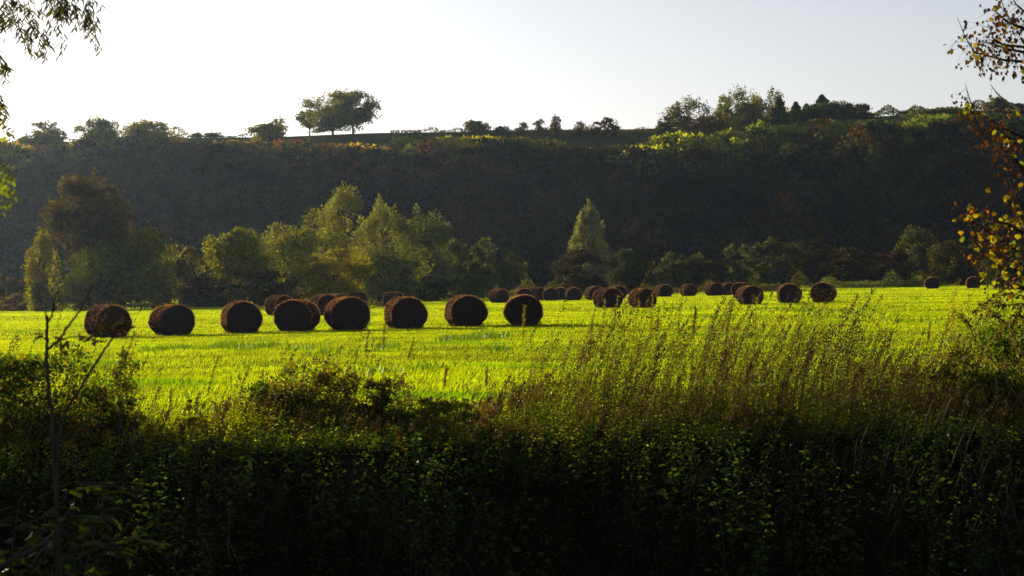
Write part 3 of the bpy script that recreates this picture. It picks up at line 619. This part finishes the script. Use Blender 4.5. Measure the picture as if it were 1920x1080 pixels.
bush('reddish-brown bramble tangle right of centre on the bank', 1420, 22.4, 770, 190, WB + WG, 3000, .05)
bush('dark green bush below the autumn branches', 1785, 23.6, 640, 170, WG + WB, 5000, .045)

# ---- tall seed stalks one can tell apart
def stalk(label, px, ytop, ybot, lean, cols, D=22.6, spike=.3, dens=240, leaf=.024, rad=.002, wd=.015):
    D += 2.4; base = W(px - lean, ybot, D); base[2] = float(ground(base[0], D)) - .02; tip = W(px, ytop, D)
    r = root('seed_stalk', base, label, 'weed stalk', 'tall seed stalks rising above the weeds')
    L = tip - base; t = np.linspace(0, 1, 8)[:, None]; bow = np.array([-.04, 0, .01]) * (4 * t * (1 - t)); pts = L * t + bow
    s_ = MB(); s_.tube(pts, np.linspace(rad, rad * .3, 8), (.12, .08, .04), 5); s_.build('stem', M_straw, r)
    b = MB(); tt = 1 - U(0, 1, dens) * spike; P = L * tt[:, None] + np.array([-.04, 0, .01]) * (4 * tt * (1 - tt))[:, None]
    P = P + rng.normal(0, wd * .5, (dens, 3)) * (.5 + np.abs(np.sin(tt * 30)))[:, None]; ax = unit(rng.normal(0, .7, (dens, 3)) + [0, 0, .5])
    b.place(*DIA, frames(ax, leaf * U(.5, 1.2, dens)), P, mixcol(cols, dens)); b.build('seed_head', M_weed, r)
SB = [(.10, .06, .03), (.07, .05, .03)]; SGc = [(.14, .16, .03), (.12, .11, .03), (.1, .07, .03)]
for a in (('pale leafy seed spike standing alone before the end-on dark bale', 984, 575, 760, -4, SGc, 22.8, .28, 260),
          ('brown seed spike before the right edge of the fifth near bale', 723, 605, 760, 4, SB + SGc, 23.2, .22, 200),
          ('thin brown stalk beside the taller one below the fifth bale gap', 692, 622, 760, 8, SB, 23.2, .25, 110),
          ('brown seed stalk left of centre among low weeds', 776, 640, 790, 30, SB, 23, .2, 110),
          ('green seed spike before the left part of the long side-on bale', 1135, 562, 720, 8, SGc, 23, .3, 170),
          ('green seed spike leaning right before the long side-on bale', 1160, 553, 720, 28, SGc, 23, .3, 170),
          ('green-tipped seed spike before the bale with pinkish top', 1199, 563, 720, 22, SGc, 23, .35, 180),
          ('dark narrow seed spike at the right edge of the pinkish-topped bale', 1226, 549, 720, 6, SGc + SB, 23, .3, 170),
          ('short dark seed spike right of the pinkish-topped bale', 1236, 577, 720, 4, SB, 23, .3, 150),
          ('slender green seed spike under the lone small far bale', 1277, 560, 720, 4, SGc, 23, .3, 110),
          ('thick dark brown seed spike next to a yellow leaf', 1305, 578, 720, 6, SB, 22.6, .25, 300),
          ('dark brown seed spike leaning right under the far touching pair', 1374, 569, 720, 32, SB, 22.6, .25, 240),
          ('thin seed spike before the mid-field bale on the right', 1420, 559, 720, 4, SGc, 23, .25, 90),
          ('dark seed spike above the left end of the rusty stems', 1112, 593, 720, 4, SB, 22.8, .3, 160),
          ('small lone brown seed spike in the right half of the meadow edge', 1745, 603, 740, 8, SB, 22.6, .25, 140),
          ('yellowish feathery stalk left of the drooping bramble spray', 1790, 548, 720, 8, [(.3, .2, .02), (.16, .16, .03)], 22.2, .35, 120),
          ('hooked brown weed stalk bent over, right of the three mid-field bales', 1672, 622, 740, 20, SB, 22.6, .2, 90),
          ('leaning brown stalk low in the meadow near the left', 322, 733, 800, -8, SB, 22.6, .5, 120),
          ('leafy green stalk leaning right at the left of the low weeds', 410, 668, 800, 28, SGc + WG, 22.8, .5, 220),
          ('second leafy stalk leaning right beside the dark bramble bush', 470, 682, 800, 30, SGc + WG, 22.8, .5, 220),
          ('brown spike rising from the low weeds right of centre', 838, 692, 800, 0, SB, 22.6, .3, 200),
          ('dark bent spike right of the low green bramble bush', 914, 690, 800, -8, SB, 22.6, .3, 180)):
    stalk(*a[:-1], max(a[-1], 160))

# ---------------------------------------------------------------- autumn tree at the right edge (trunk just outside the frame)
tx = W(2120, 600, 20.0); zb = float(ground(tx[0], 20)) - .1
r = root('maple_tree', (tx[0], 20, zb), 'autumn tree with brown and yellow leaves reaching in from the right edge', 'tree')
O = np.array([tx[0], 20, zb]); trunk = [O, W(2110, 900, 20), W(2125, 600, 20), W(2100, 250, 20), W(2130, -60, 20), W(2120, -300, 20)]
bt = MB(); bt.tube([p_ - O for p_ in trunk], [.11, .1, .085, .07, .05, .03], (1, 1, 1), 10); bt.build('trunk', M_bark, r)
BRN = [  # polylines in the photograph, depth, leafy fraction start
 ([(2105, 200), (2000, 150), (1920, 116), (1880, 112), (1850, 104), (1828, 98), (1810, 70), (1795, 33)], 19.6, 'u'),
 ([(2115, 130), (2010, 90), (1920, 52), (1890, 42), (1872, 26), (1862, 14)], 19.2, 'u'),
 ([(2115, 130), (2000, 90), (1930, 58), (1900, 46), (1885, 22), (1876, -4)], 18.8, 'u'),
 ([(2120, 60), (2000, 60), (1925, 26), (1905, 8), (1892, -14)], 19.4, 'u'),
 ([(2115, 160), (1990, 110), (1920, 88), (1880, 84), (1862, 72), (1854, 50)], 18.6, 'u'),
 ([(2110, 200), (1990, 130), (1920, 98), (1890, 92), (1860, 82), (1832, 78)], 18.9, 'u'),
 ([(2105, 350), (2000, 300), (1920, 258), (1880, 240), (1850, 222), (1826, 205), (1818, 185), (1810, 158)], 19.5, 'm'),
 ([(2105, 300), (1990, 240), (1915, 208), (1895, 196), (1870, 176), (1857, 158)], 19.0, 's'),
 ([(2105, 450), (1990, 370), (1930, 325), (1900, 298), (1868, 272), (1845, 250), (1828, 222)], 18.8, 'm'),
 ([(2105, 420), (1990, 330), (1925, 285), (1895, 262), (1870, 240), (1850, 236)], 18.5, 'm'),
 ([(2105, 480), (2000, 420), (1935, 350), (1910, 312), (1890, 290)], 18.7, 'm'),
 ([(2110, 520), (2000, 450), (1930, 400), (1905, 370), (1890, 330)], 18.9, 'm'),
 ([(2110, 560), (2010, 480), (1925, 440), (1890, 420), (1862, 414), (1845, 420), (1838, 408), (1826, 380), (1821, 352)], 18.6, 'l'),
 ([(2110, 600), (2010, 520), (1925, 480), (1890, 460), (1862, 440), (1842, 425)], 18.3, 'l'),
 ([(2110, 640), (2010, 580), (1930, 548), (1900, 532), (1875, 510), (1850, 482), (1834, 462), (1826, 450), (1819, 422)], 18.8, 'k'),
 ([(2110, 580), (2010, 520), (1925, 505), (1900, 495), (1880, 480), (1868, 460)], 18.4, 'l'),
 ([(2100, 350), (2000, 380), (1960, 400), (1940, 420), (1905, 400), (1895, 360)], 18.7, 'l'),
]
br = MB(); lv = []
for pts, D, kind in BRN:
    m_ = len(pts); P = np.array([W(x_, y_, D + .25 * math.sin(i * 1.7 + D * 9)) for i, (x_, y_) in enumerate(pts)]) - O
    P[0] = np.array([W(pts[0][0], pts[0][1], 20)]) - O
    br.tube(P, np.linspace(.022, .0025, m_), (1, 1, 1), 6)
    dens = dict(u=18, m=13, s=2, l=15, k=5)[kind]
    for i in range(0, m_ - 1):
        for _ in range(dens * (3 if i == 0 else 1)):
            tt = U(0, 1); q = P[i] * (1 - tt) + P[min(i + 1, m_ - 1)] * tt
            if i >= m_ - 2 and U(0, 1) < .75: continue
            e = q + np.array([U(-.16, .06), U(-.15, .15), U(-.15, .10)]) * (1.2 if kind != 's' else .7)
            br.tube([q, (q + e) / 2 + [0, 0, .02], e], [.002, .0015, .0008], (1, 1, 1), 3)
            for _2 in range(rng.integers(1, 3)): lv.append((e + rng.normal(0, .02, 3), kind))
# the rest of its crown stands outside the frame
Pc, oc, Cc, kc = crown_points(1.5, 6.4, .2, 34, 2600, .5, .34); off = np.array([1.75, .6, .3]); Pc = Pc + off
for c_ in Cc + off:
    s0 = np.array([.1, 0, min(max(c_[2] * .75, .8), 4.6)]); m0 = (s0 + c_) / 2 + rng.normal(0, .12, 3) + [0, 0, .15]; br.tube([s0, m0, c_], [.03, .018, .005], (1, 1, 1), 5)
    for _ in range(7): e = c_ + rng.normal(0, .3, 3); br.tube([c_, (c_ + e) / 2 + rng.normal(0, .04, 3), e], [.005, .003, .001], (1, 1, 1), 3)
for q_ in Pc: lv.append((q_, 'm'))
br.build('branches', M_bark, r)
P = np.array([a for a, _ in lv]); kd = np.array([k for _, k in lv]); n = len(P)
cb_ = mixcol([(.045, .017, .009), (.03, .013, .010), (.028, .014, .013), (.085, .028, .007)], n); cy_ = mixcol([(.30, .22, .01), (.22, .20, .01), (.12, .15, .01), (.18, .07, .01)], n)
py_ = np.where(kd == 'l', .4, np.where(kd == 'k', .3, .12)); isy = U(0, 1, n) < py_
ax = unit(rng.normal(0, .45, (n, 3)) + [0, 0, -.9]); nrm = unit(rng.normal(0, .5, (n, 3)) + [0, -.9, 0]); b = MB()
curl = MAPLE[0].copy(); curl[:, 2] += -.5 * curl[:, 0] ** 2 * 2 + .2 * curl[:, 1]; curl[:, 0] *= .55
sz = U(.035, .068, n)
b.place(MAPLE[0], MAPLE[1], facing(ax[isy], nrm[isy], sz[isy]), P[isy], cy_[isy]); b.place(curl, MAPLE[1], facing(ax[~isy], nrm[~isy], sz[~isy] * .95), P[~isy], cb_[~isy])
b.build('leaves', M_near, r)

# ---- drooping bramble spray and twigs below the autumn tree
x0 = W(1960, 700, 20.6); zb = float(ground(x0[0], 20.6)); O = np.array([x0[0], 20.6, zb])
r = root('bramble', O, 'arching bramble sprays with small leaves below the autumn branches', 'bramble')
br = MB(); b = MB()
for pts, D in (([(1960, 820), (1975, 640), (1950, 520), (1920, 520), (1885, 540), (1855, 562), (1832, 578), (1805, 598)], 20.6), ([(1960, 820), (1960, 650), (1935, 560), (1890, 548), (1868, 560), (1850, 590)], 20.2), ([(1960, 820), (1930, 700), (1880, 600), (1860, 585), (1842, 570)], 20.4),
               ([(1960, 820), (1960, 640), (1920, 568), (1885, 572), (1870, 570)], 20.4), ([(1960, 820), (1880, 700), (1830, 640), (1812, 600), (1795, 585)], 20.8), ([(1960, 820), (1935, 690), (1895, 620), (1905, 590), (1920, 575)], 20.0),
               ([(1960, 820), (1850, 660), (1880, 610), (1915, 590)], 20.9)):
    P = np.array([W(x_, y_, D) for x_, y_ in pts]) - O; t = np.linspace(0, 1, len(P)); t2 = np.linspace(0, 1, 24); Q = np.stack([np.interp(t2, t, P[:, i]) for i in range(3)], 1)
    Q[1:-1] = (Q[:-2] + Q[1:-1] * 2 + Q[2:]) / 4; br.tube(Q, np.linspace(.008, .002, 24), (1, 1, 1), 5)
    n = 130; k = rng.integers(7, 24, n); q = Q[k] + rng.normal(0, .02, (n, 3)); ax = unit(rng.normal(0, .5, (n, 3)) + [-.2, 0, -.5]); b.place(*OVAL, frames(ax, U(.03, .06, n)), q, mixcol([(.14, .14, .02), (.08, .1, .02), (.1, .06, .03)], n))
br.build('branches', M_bark, r); b.build('leaves', M_near, r)

# ---------------------------------------------------------------- willow hanging in at the upper left (trunk outside the frame)
D0 = 13.0; wx = W(-420, 300, D0); wx[1] = 8.2; zb = float(ground(wx[0], 8.2)) - .1; O = np.array([wx[0], 8.2, zb])
r = root('willow_tree', O, 'overhanging willow with narrow dark leaves trailing into the upper left corner', 'tree')
limb = [O, O + [-.1, .1, 2.2], O + [.3, .6, 3.6], W(-150, -200, 11), W(60, -170, 12.6), W(220, -120, 13.4)]
bt = MB(); bt.tube(np.array(limb) - O, [.26, .2, .14, .08, .04, .012], (1, 1, 1), 10); bt.build('trunk', M_bark, r)
P, out, Cn, k = crown_points(2.5, 6.2, .02, 40, 9000, .4, .3); P += np.array([-7.4, 12.6, .2]) - O; ax = unit(out * .3 + rng.normal(0, .4, (9000, 3)) + [0, 0, -.6]); b = MB(); b.place(*LANCE, frames(ax, U(.1, .2, 9000), .3), P, mixcol([(.04, .06, .015), (.06, .07, .02)], 9000)); b.build('crown', M_near, r)
tw = MB(); lf = MB()
ST = [((165, -110), (172, -20), (176, 40), (179, 80), (181, 100)), ((150, -120), (160, -40), (165, 0), (166, 25), (170, 48)), ((120, -120), (135, -40), (140, 0), (143, 22), (146, 45)), ((110, -130), (118, -30), (122, 10), (124, 26), (127, 36)),
      ((90, -120), (98, -20), (104, 20), (112, 70), (122, 108)), ((70, -120), (75, -20), (80, 40), (84, 90), (88, 128)), ((60, -130), (62, -20), (66, 30), (72, 70), (78, 100)), ((40, -120), (45, -20), (46, 30), (48, 65), (52, 95)),
      ((25, -120), (30, -20), (33, 20), (36, 52), (40, 74)), ((10, -120), (8, -20), (6, 10), (8, 35), (6, 52)), ((-20, -120), (-8, -20), (-3, 20), (2, 35), (8, 50)), ((20, -120), (15, -30), (16, 0), (20, 25), (22, 45)),
      ((-60, -80), (-30, 40), (-10, 90), (4, 120), (10, 155)), ((-60, -80), (-28, 50), (-6, 95), (12, 118), (20, 130)), ((-70, -60), (-30, 110), (-12, 160), (0, 190), (12, 215)), ((-70, -60), (-34, 120), (-12, 175), (4, 200), (20, 222)),
      ((-70, -60), (-34, 130), (-14, 190), (-2, 215), (6, 235)), ((100, -130), (104, -40), (106, -10), (108, 14), (110, 28)), ((55, -130), (56, -40), (54, 0), (56, 40), (60, 80)), ((130, -120), (150, -30), (156, 5), (160, 40), (162, 60)),
      ((80, -130), (86, -40), (92, 0), (94, 40), (100, 70)), ((145, -120), (130, -40), (118, 0), (114, 20), (112, 44))]
for st_ in ST:
    Dd = D0 + U(-.7, .9); P = np.array([W(x_, y_, Dd) for x_, y_ in st_]) - O; t = np.linspace(0, 1, 5); t2 = np.linspace(0, 1, 16); Q = np.stack([np.interp(t2, t, P[:, i]) for i in range(3)], 1)
    tw.tube(Q, np.linspace(.004, .0012, 16), (1, 1, 1), 4)
    nsub = 5
    chains = [Q[6:]]
    for _ in range(nsub):
        a = Q[rng.integers(5, 13)]; e = a + np.array([U(-.07, .08), U(-.08, .08), U(-.16, -.04)]); s2 = np.linspace(0, 1, 6)[:, None]; c_ = a + (e - a) * s2 + np.array([.02, 0, .015]) * (4 * s2 * (1 - s2)); tw.tube(c_, np.linspace(.0018, .0008, 6), (1, 1, 1), 3); chains.append(c_)
    for c_ in chains:
        n = 15 if len(c_) > 8 else 9; k = U(0, len(c_) - 1.01, n); i0 = k.astype(int); q = c_[i0] * (1 - (k - i0))[:, None] + c_[i0 + 1] * (k - i0)[:, None]
        sd2 = np.where(rng.random(n) < .5, -1, 1); ax = unit(np.stack([sd2 * U(.1, .75, n), U(-.5, .5, n), -U(.5, 1, n)], 1)); lf.place(*LANCE, frames(ax, U(.045, .085, n), U(.055, .085, n)), q, mixcol([(.035, .045, .02), (.045, .04, .028), (.06, .08, .015)], n))
tw.build('twigs', M_bark, r); lf.build('leaves', M_near, r)
# ---- ash sprays at the left edge
O = np.array([-3.6, 8.0, float(ground(-3.6, 8.0)) - .1]); r = root('ash_tree', O, 'ash tree with small yellow-green leaflets poking in at the left edge', 'tree')
bt = MB(); bt.tube([(0, 0, 0), (-.1, .1, 1.2), (0, .3, 2.4), (-.2, .4, 4)], [.13, .11, .09, .05], (1, 1, 1), 8); bt.build('trunk', M_bark, r); tw = MB(); lf = MB()
for (ex, ey), pc in (((20, 250), 0), ((8, 268), 1), ((22, 340), 1), ((26, 368), 1), ((14, 388), 1), ((4, 398), 1), ((18, 318), 0), ((4, 212), 0), ((-10, 360), 1), ((10, 345), 1)):
    e = W(ex, ey, 9.5) - O; a = W(ex - 60, ey - 30, 9.3) - O; s0 = np.array([-.1, .3, 2.0 + (400 - ey) / 400 * .9]); tw.tube([s0, (s0 + a) / 2 + [0, 0, .1], a, e], [.012, .008, .004, .0015], (1, 1, 1), 4)
    for s2 in np.linspace(.15, 1, 7):
        for sg in (-1, 1):
            q = a + (e - a) * s2; ax = unit(np.array([[.45, U(-.2, .2), sg * .5 - .25]])); lf.place(*OVAL, frames(ax, np.array([U(.028, .042)])), q[None], mixcol([(.16, .2, .01), (.12, .16, .01)] if pc else [(.05, .05, .02), (.10, .13, .02)], 1))
tw.build('twigs', M_bark, r); lf.build('leaves', M_near, r)

# ---------------------------------------------------------------- bare sapling, close on the left
D = 6.2; O = W(112, 1300, D); O[2] = float(ground(O[0], D)); r = root('sapling', O, 'dark bare forked sapling with withered leaves close by at the left', 'sapling')
st_ = MB()
def poly(b, pts, r0_, r1, k=8, dj=0, knots=True):
    P = np.array([W(x_, y_, D + dj * i) for i, (x_, y_) in enumerate(pts)]) - O; n = 4 * len(P); t = np.linspace(0, 1, len(P)); t2 = np.linspace(0, 1, n)
    Q = np.stack([np.interp(t2, t, P[:, i]) for i in range(3)], 1); rad = np.linspace(r0_, r1, n) * .68
    if knots: rad = rad * (1 + .35 * (np.arange(n) % 8 == 5)) 
    Q[1:-1] += rng.normal(0, .0012, (n - 2, 3)); b.tube(Q, rad, (1, 1, 1), k)
g0 = (O[0] / D * F + 960)
poly(st_, [(150, 1560), (120, 1200), (104, 900), (98, 800), (92, 730), (87, 690), (88, 652)], .012, .0078)
poly(st_, [(88, 652), (87, 620), (89, 602), (87, 592)], .0075, .0065); poly(st_, [(87, 600), (85, 588), (86, 576)], .0045, .003, knots=False)
poly(st_, [(88, 604), (97, 594), (101, 572), (106, 552), (109, 543)], .0052, .003)
poly(st_, [(88, 654), (100, 646), (112, 636), (126, 614), (142, 594), (155, 574), (165, 550), (173, 533)], .0068, .0034)
poly(st_, [(108, 1100), (106, 830), (124, 770), (145, 738), (167, 702), (188, 668), (203, 645), (212, 633)], .009, .0046)
poly(st_, [(104, 842), (140, 800), (176, 775), (230, 750)], .004, .002); poly(st_, [(106, 900), (150, 850), (170, 838)], .004, .002)
st_.build('stem', M_bark, r)
lf = MB(); tw = MB(); dk = [(.02, .016, .018), (.03, .022, .02), (.025, .03, .015)]
def droop(x_, y_, n, sp, sz, dx=0, dz=-1):
    P = np.array([W(x_ + U(-sp, sp), y_ + U(-sp * .4, sp * .4), D + U(-.05, .05)) for _ in range(n)]) - O; ax = unit(np.array([dx, 0, dz]) + rng.normal(0, .45, (n, 3)))
    T_ = LANCE[0].copy() * [2.2, 1, 2]; T_[:, 2] -= .5 * T_[:, 1] ** 2; lf.place(T_, LANCE[1], frames(ax, U(*sz, n)), P, mixcol(dk, n))
droop(118, 640, 16, 9, (.02, .042)); droop(122, 655, 6, 4, (.02, .03)); droop(152, 634, 9, 14, (.02, .035), .8, -.3); droop(168, 640, 9, 10, (.02, .038), .9, -.5); droop(184, 640, 3, 4, (.02, .035), .9, -.7)
droop(76, 628, 6, 9, (.018, .03), -.6, -.6); droop(64, 626, 3, 3, (.015, .025), -.6, -.6); droop(200, 622, 16, 9, (.025, .04), -.5, .4); droop(222, 614, 22, 14, (.02, .045), .5, .1); droop(225, 605, 8, 9, (.02, .03), .6, .4); droop(65, 577, 2, 2, (.02, .028), .8, -.2)
droop(112, 830, 10, 30, (.03, .05), .6, -.3); droop(160, 800, 8, 30, (.03, .05), .8, -.1)
P0 = [W(100, 645, D) - O, W(130, 632, D) - O, W(160, 630, D) - O, W(186, 640, D) - O]; tw.tube(P0, [.003, .002, .0015, .001], (1, 1, 1), 4); P0 = [W(88, 640, D) - O, W(76, 626, D) - O, W(62, 624, D) - O]; tw.tube(P0, [.003, .002, .001], (1, 1, 1), 4)
P0 = [W(212, 633, D) - O, W(205, 618, D) - O, W(190, 608, D) - O]; tw.tube(P0, [.004, .004, .003], (1, 1, 1), 4); P0 = [W(212, 633, D) - O, W(220, 618, D) - O, W(232, 606, D) - O]; tw.tube(P0, [.004, .004, .003], (1, 1, 1), 4)
tw.build('twigs', M_bark, r); lf.build('withered_leaves', M_leaf, r)

# ---------------------------------------------------------------- shaded shrub on the near bank, bottom left
O = np.array([-2.1, 7.0, float(ground(-2.1, 7.0))]); r = root('shrub', O, 'shaded broad-leaved shrub filling the bottom left corner', 'bush')
br = MB(); lf = MB()
for i in range(46):
    ex, ey = U(-140, 250), U(870, 1120); 
    if ex > 120: ey = U(900, 1150)
    Dd = U(6.4, 7.8); e = W(ex, ey, Dd) - O; s0 = np.array([U(-.3, .3), U(-.3, .3), 0]); mid = s0 * .4 + e * .6 + np.array([0, 0, U(.03, .15)]); s2 = np.linspace(0, 1, 9)[:, None]; Q = s0 * (1 - s2) ** 2 + mid * 2 * s2 * (1 - s2) + e * s2 ** 2
    br.tube(Q, np.linspace(.007, .002, 9), (1, 1, 1), 5); n = 16; k = U(3.5, 7.99, n); i0 = k.astype(int); q = Q[i0] * (1 - (k - i0))[:, None] + Q[i0 + 1] * (k - i0)[:, None]
    az = U(0, 6.28, n); ax = unit(np.stack([np.cos(az), np.sin(az) * .6, U(-.6, .2, n)], 1)); nrm = unit(rng.normal(0, .35, (n, 3)) + [0, -.2, 1]); lf.place(*OVAL, facing(ax, nrm, U(.05, .10, n)), q, mixcol([(.007, .013, .007), (.010, .016, .008), (.015, .024, .007)], n))  # leaf colours darkened to paint the shrub's shade
for ex, ey in ((200, 905), (240, 905), (262, 912), (150, 968), (190, 972), (215, 968), (255, 1010), (285, 1012), (298, 1020), (180, 1068)):
    e = W(ex, ey, 7) - O; a = W(ex - 130, ey + 30, 7.1) - O; br.tube([a, (a + e) / 2 + [0, 0, .03], e], [.004, .003, .0012], (1, 1, 1), 4)
    n = 7; t = U(.4, 1, n)[:, None]; q = a + (e - a) * t; ax = unit(rng.normal(0, .25, (n, 3)) + [.9, 0, -.15]); lf.place(*OVAL, facing(ax, unit(rng.normal(0, .2, (n, 3)) + [0, 0, 1]), U(.05, .085, n)), q, mixcol([(.025, .04, .018), (.06, .09, .012)], n))
P0 = [W(-160, 1150, 6.6) - O, W(-40, 1085, 6.6) - O, W(40, 1040, 6.6) - O, W(85, 1015, 6.7) - O, W(112, 985, 6.8) - O]; br.tube(P0, [.014, .011, .008, .006, .003], (1, 1, 1), 8)
br.build('branches', M_bark, r); lf.build('leaves', M_near, r)

# ---------------------------------------------------------------- haze
HZ = 0.00005
m, t = newmat('haze_air'); pv = t.nodes.new('ShaderNodeVolumePrincipled'); o_ = t.nodes.new('ShaderNodeOutputMaterial')
pv.inputs['Color'].default_value = (.46, .60, .92, 1); pv.inputs['Density'].default_value = HZ; pv.inputs['Anisotropy'].default_value = .68
t.links.new(pv.outputs[0], o_.inputs['Volume'])
x0, x1, y0, y1, z0, z1 = -520, 520, -40, 920, -4.5, 70
b = MB(); b.add([(x0, y0, z0), (x1, y0, z0), (x1, y1, z0), (x0, y1, z0), (x0, y0, z1), (x1, y0, z1), (x1, y1, z1), (x0, y1, z1)],
                [(0, 2, 1), (0, 3, 2), (4, 5, 6), (4, 6, 7), (0, 1, 5), (0, 5, 4), (1, 2, 6), (1, 6, 5), (2, 3, 7), (2, 7, 6), (3, 0, 4), (3, 4, 7)], (1, 1, 1))
tag(b.build('haze', m), 'thin bright autumn haze hanging over the valley', 'haze', None, 'stuff')
print('wood trees', nw, 'polys', sum(len(o.data.polygons) for o in C.objects if o.type == 'MESH'))
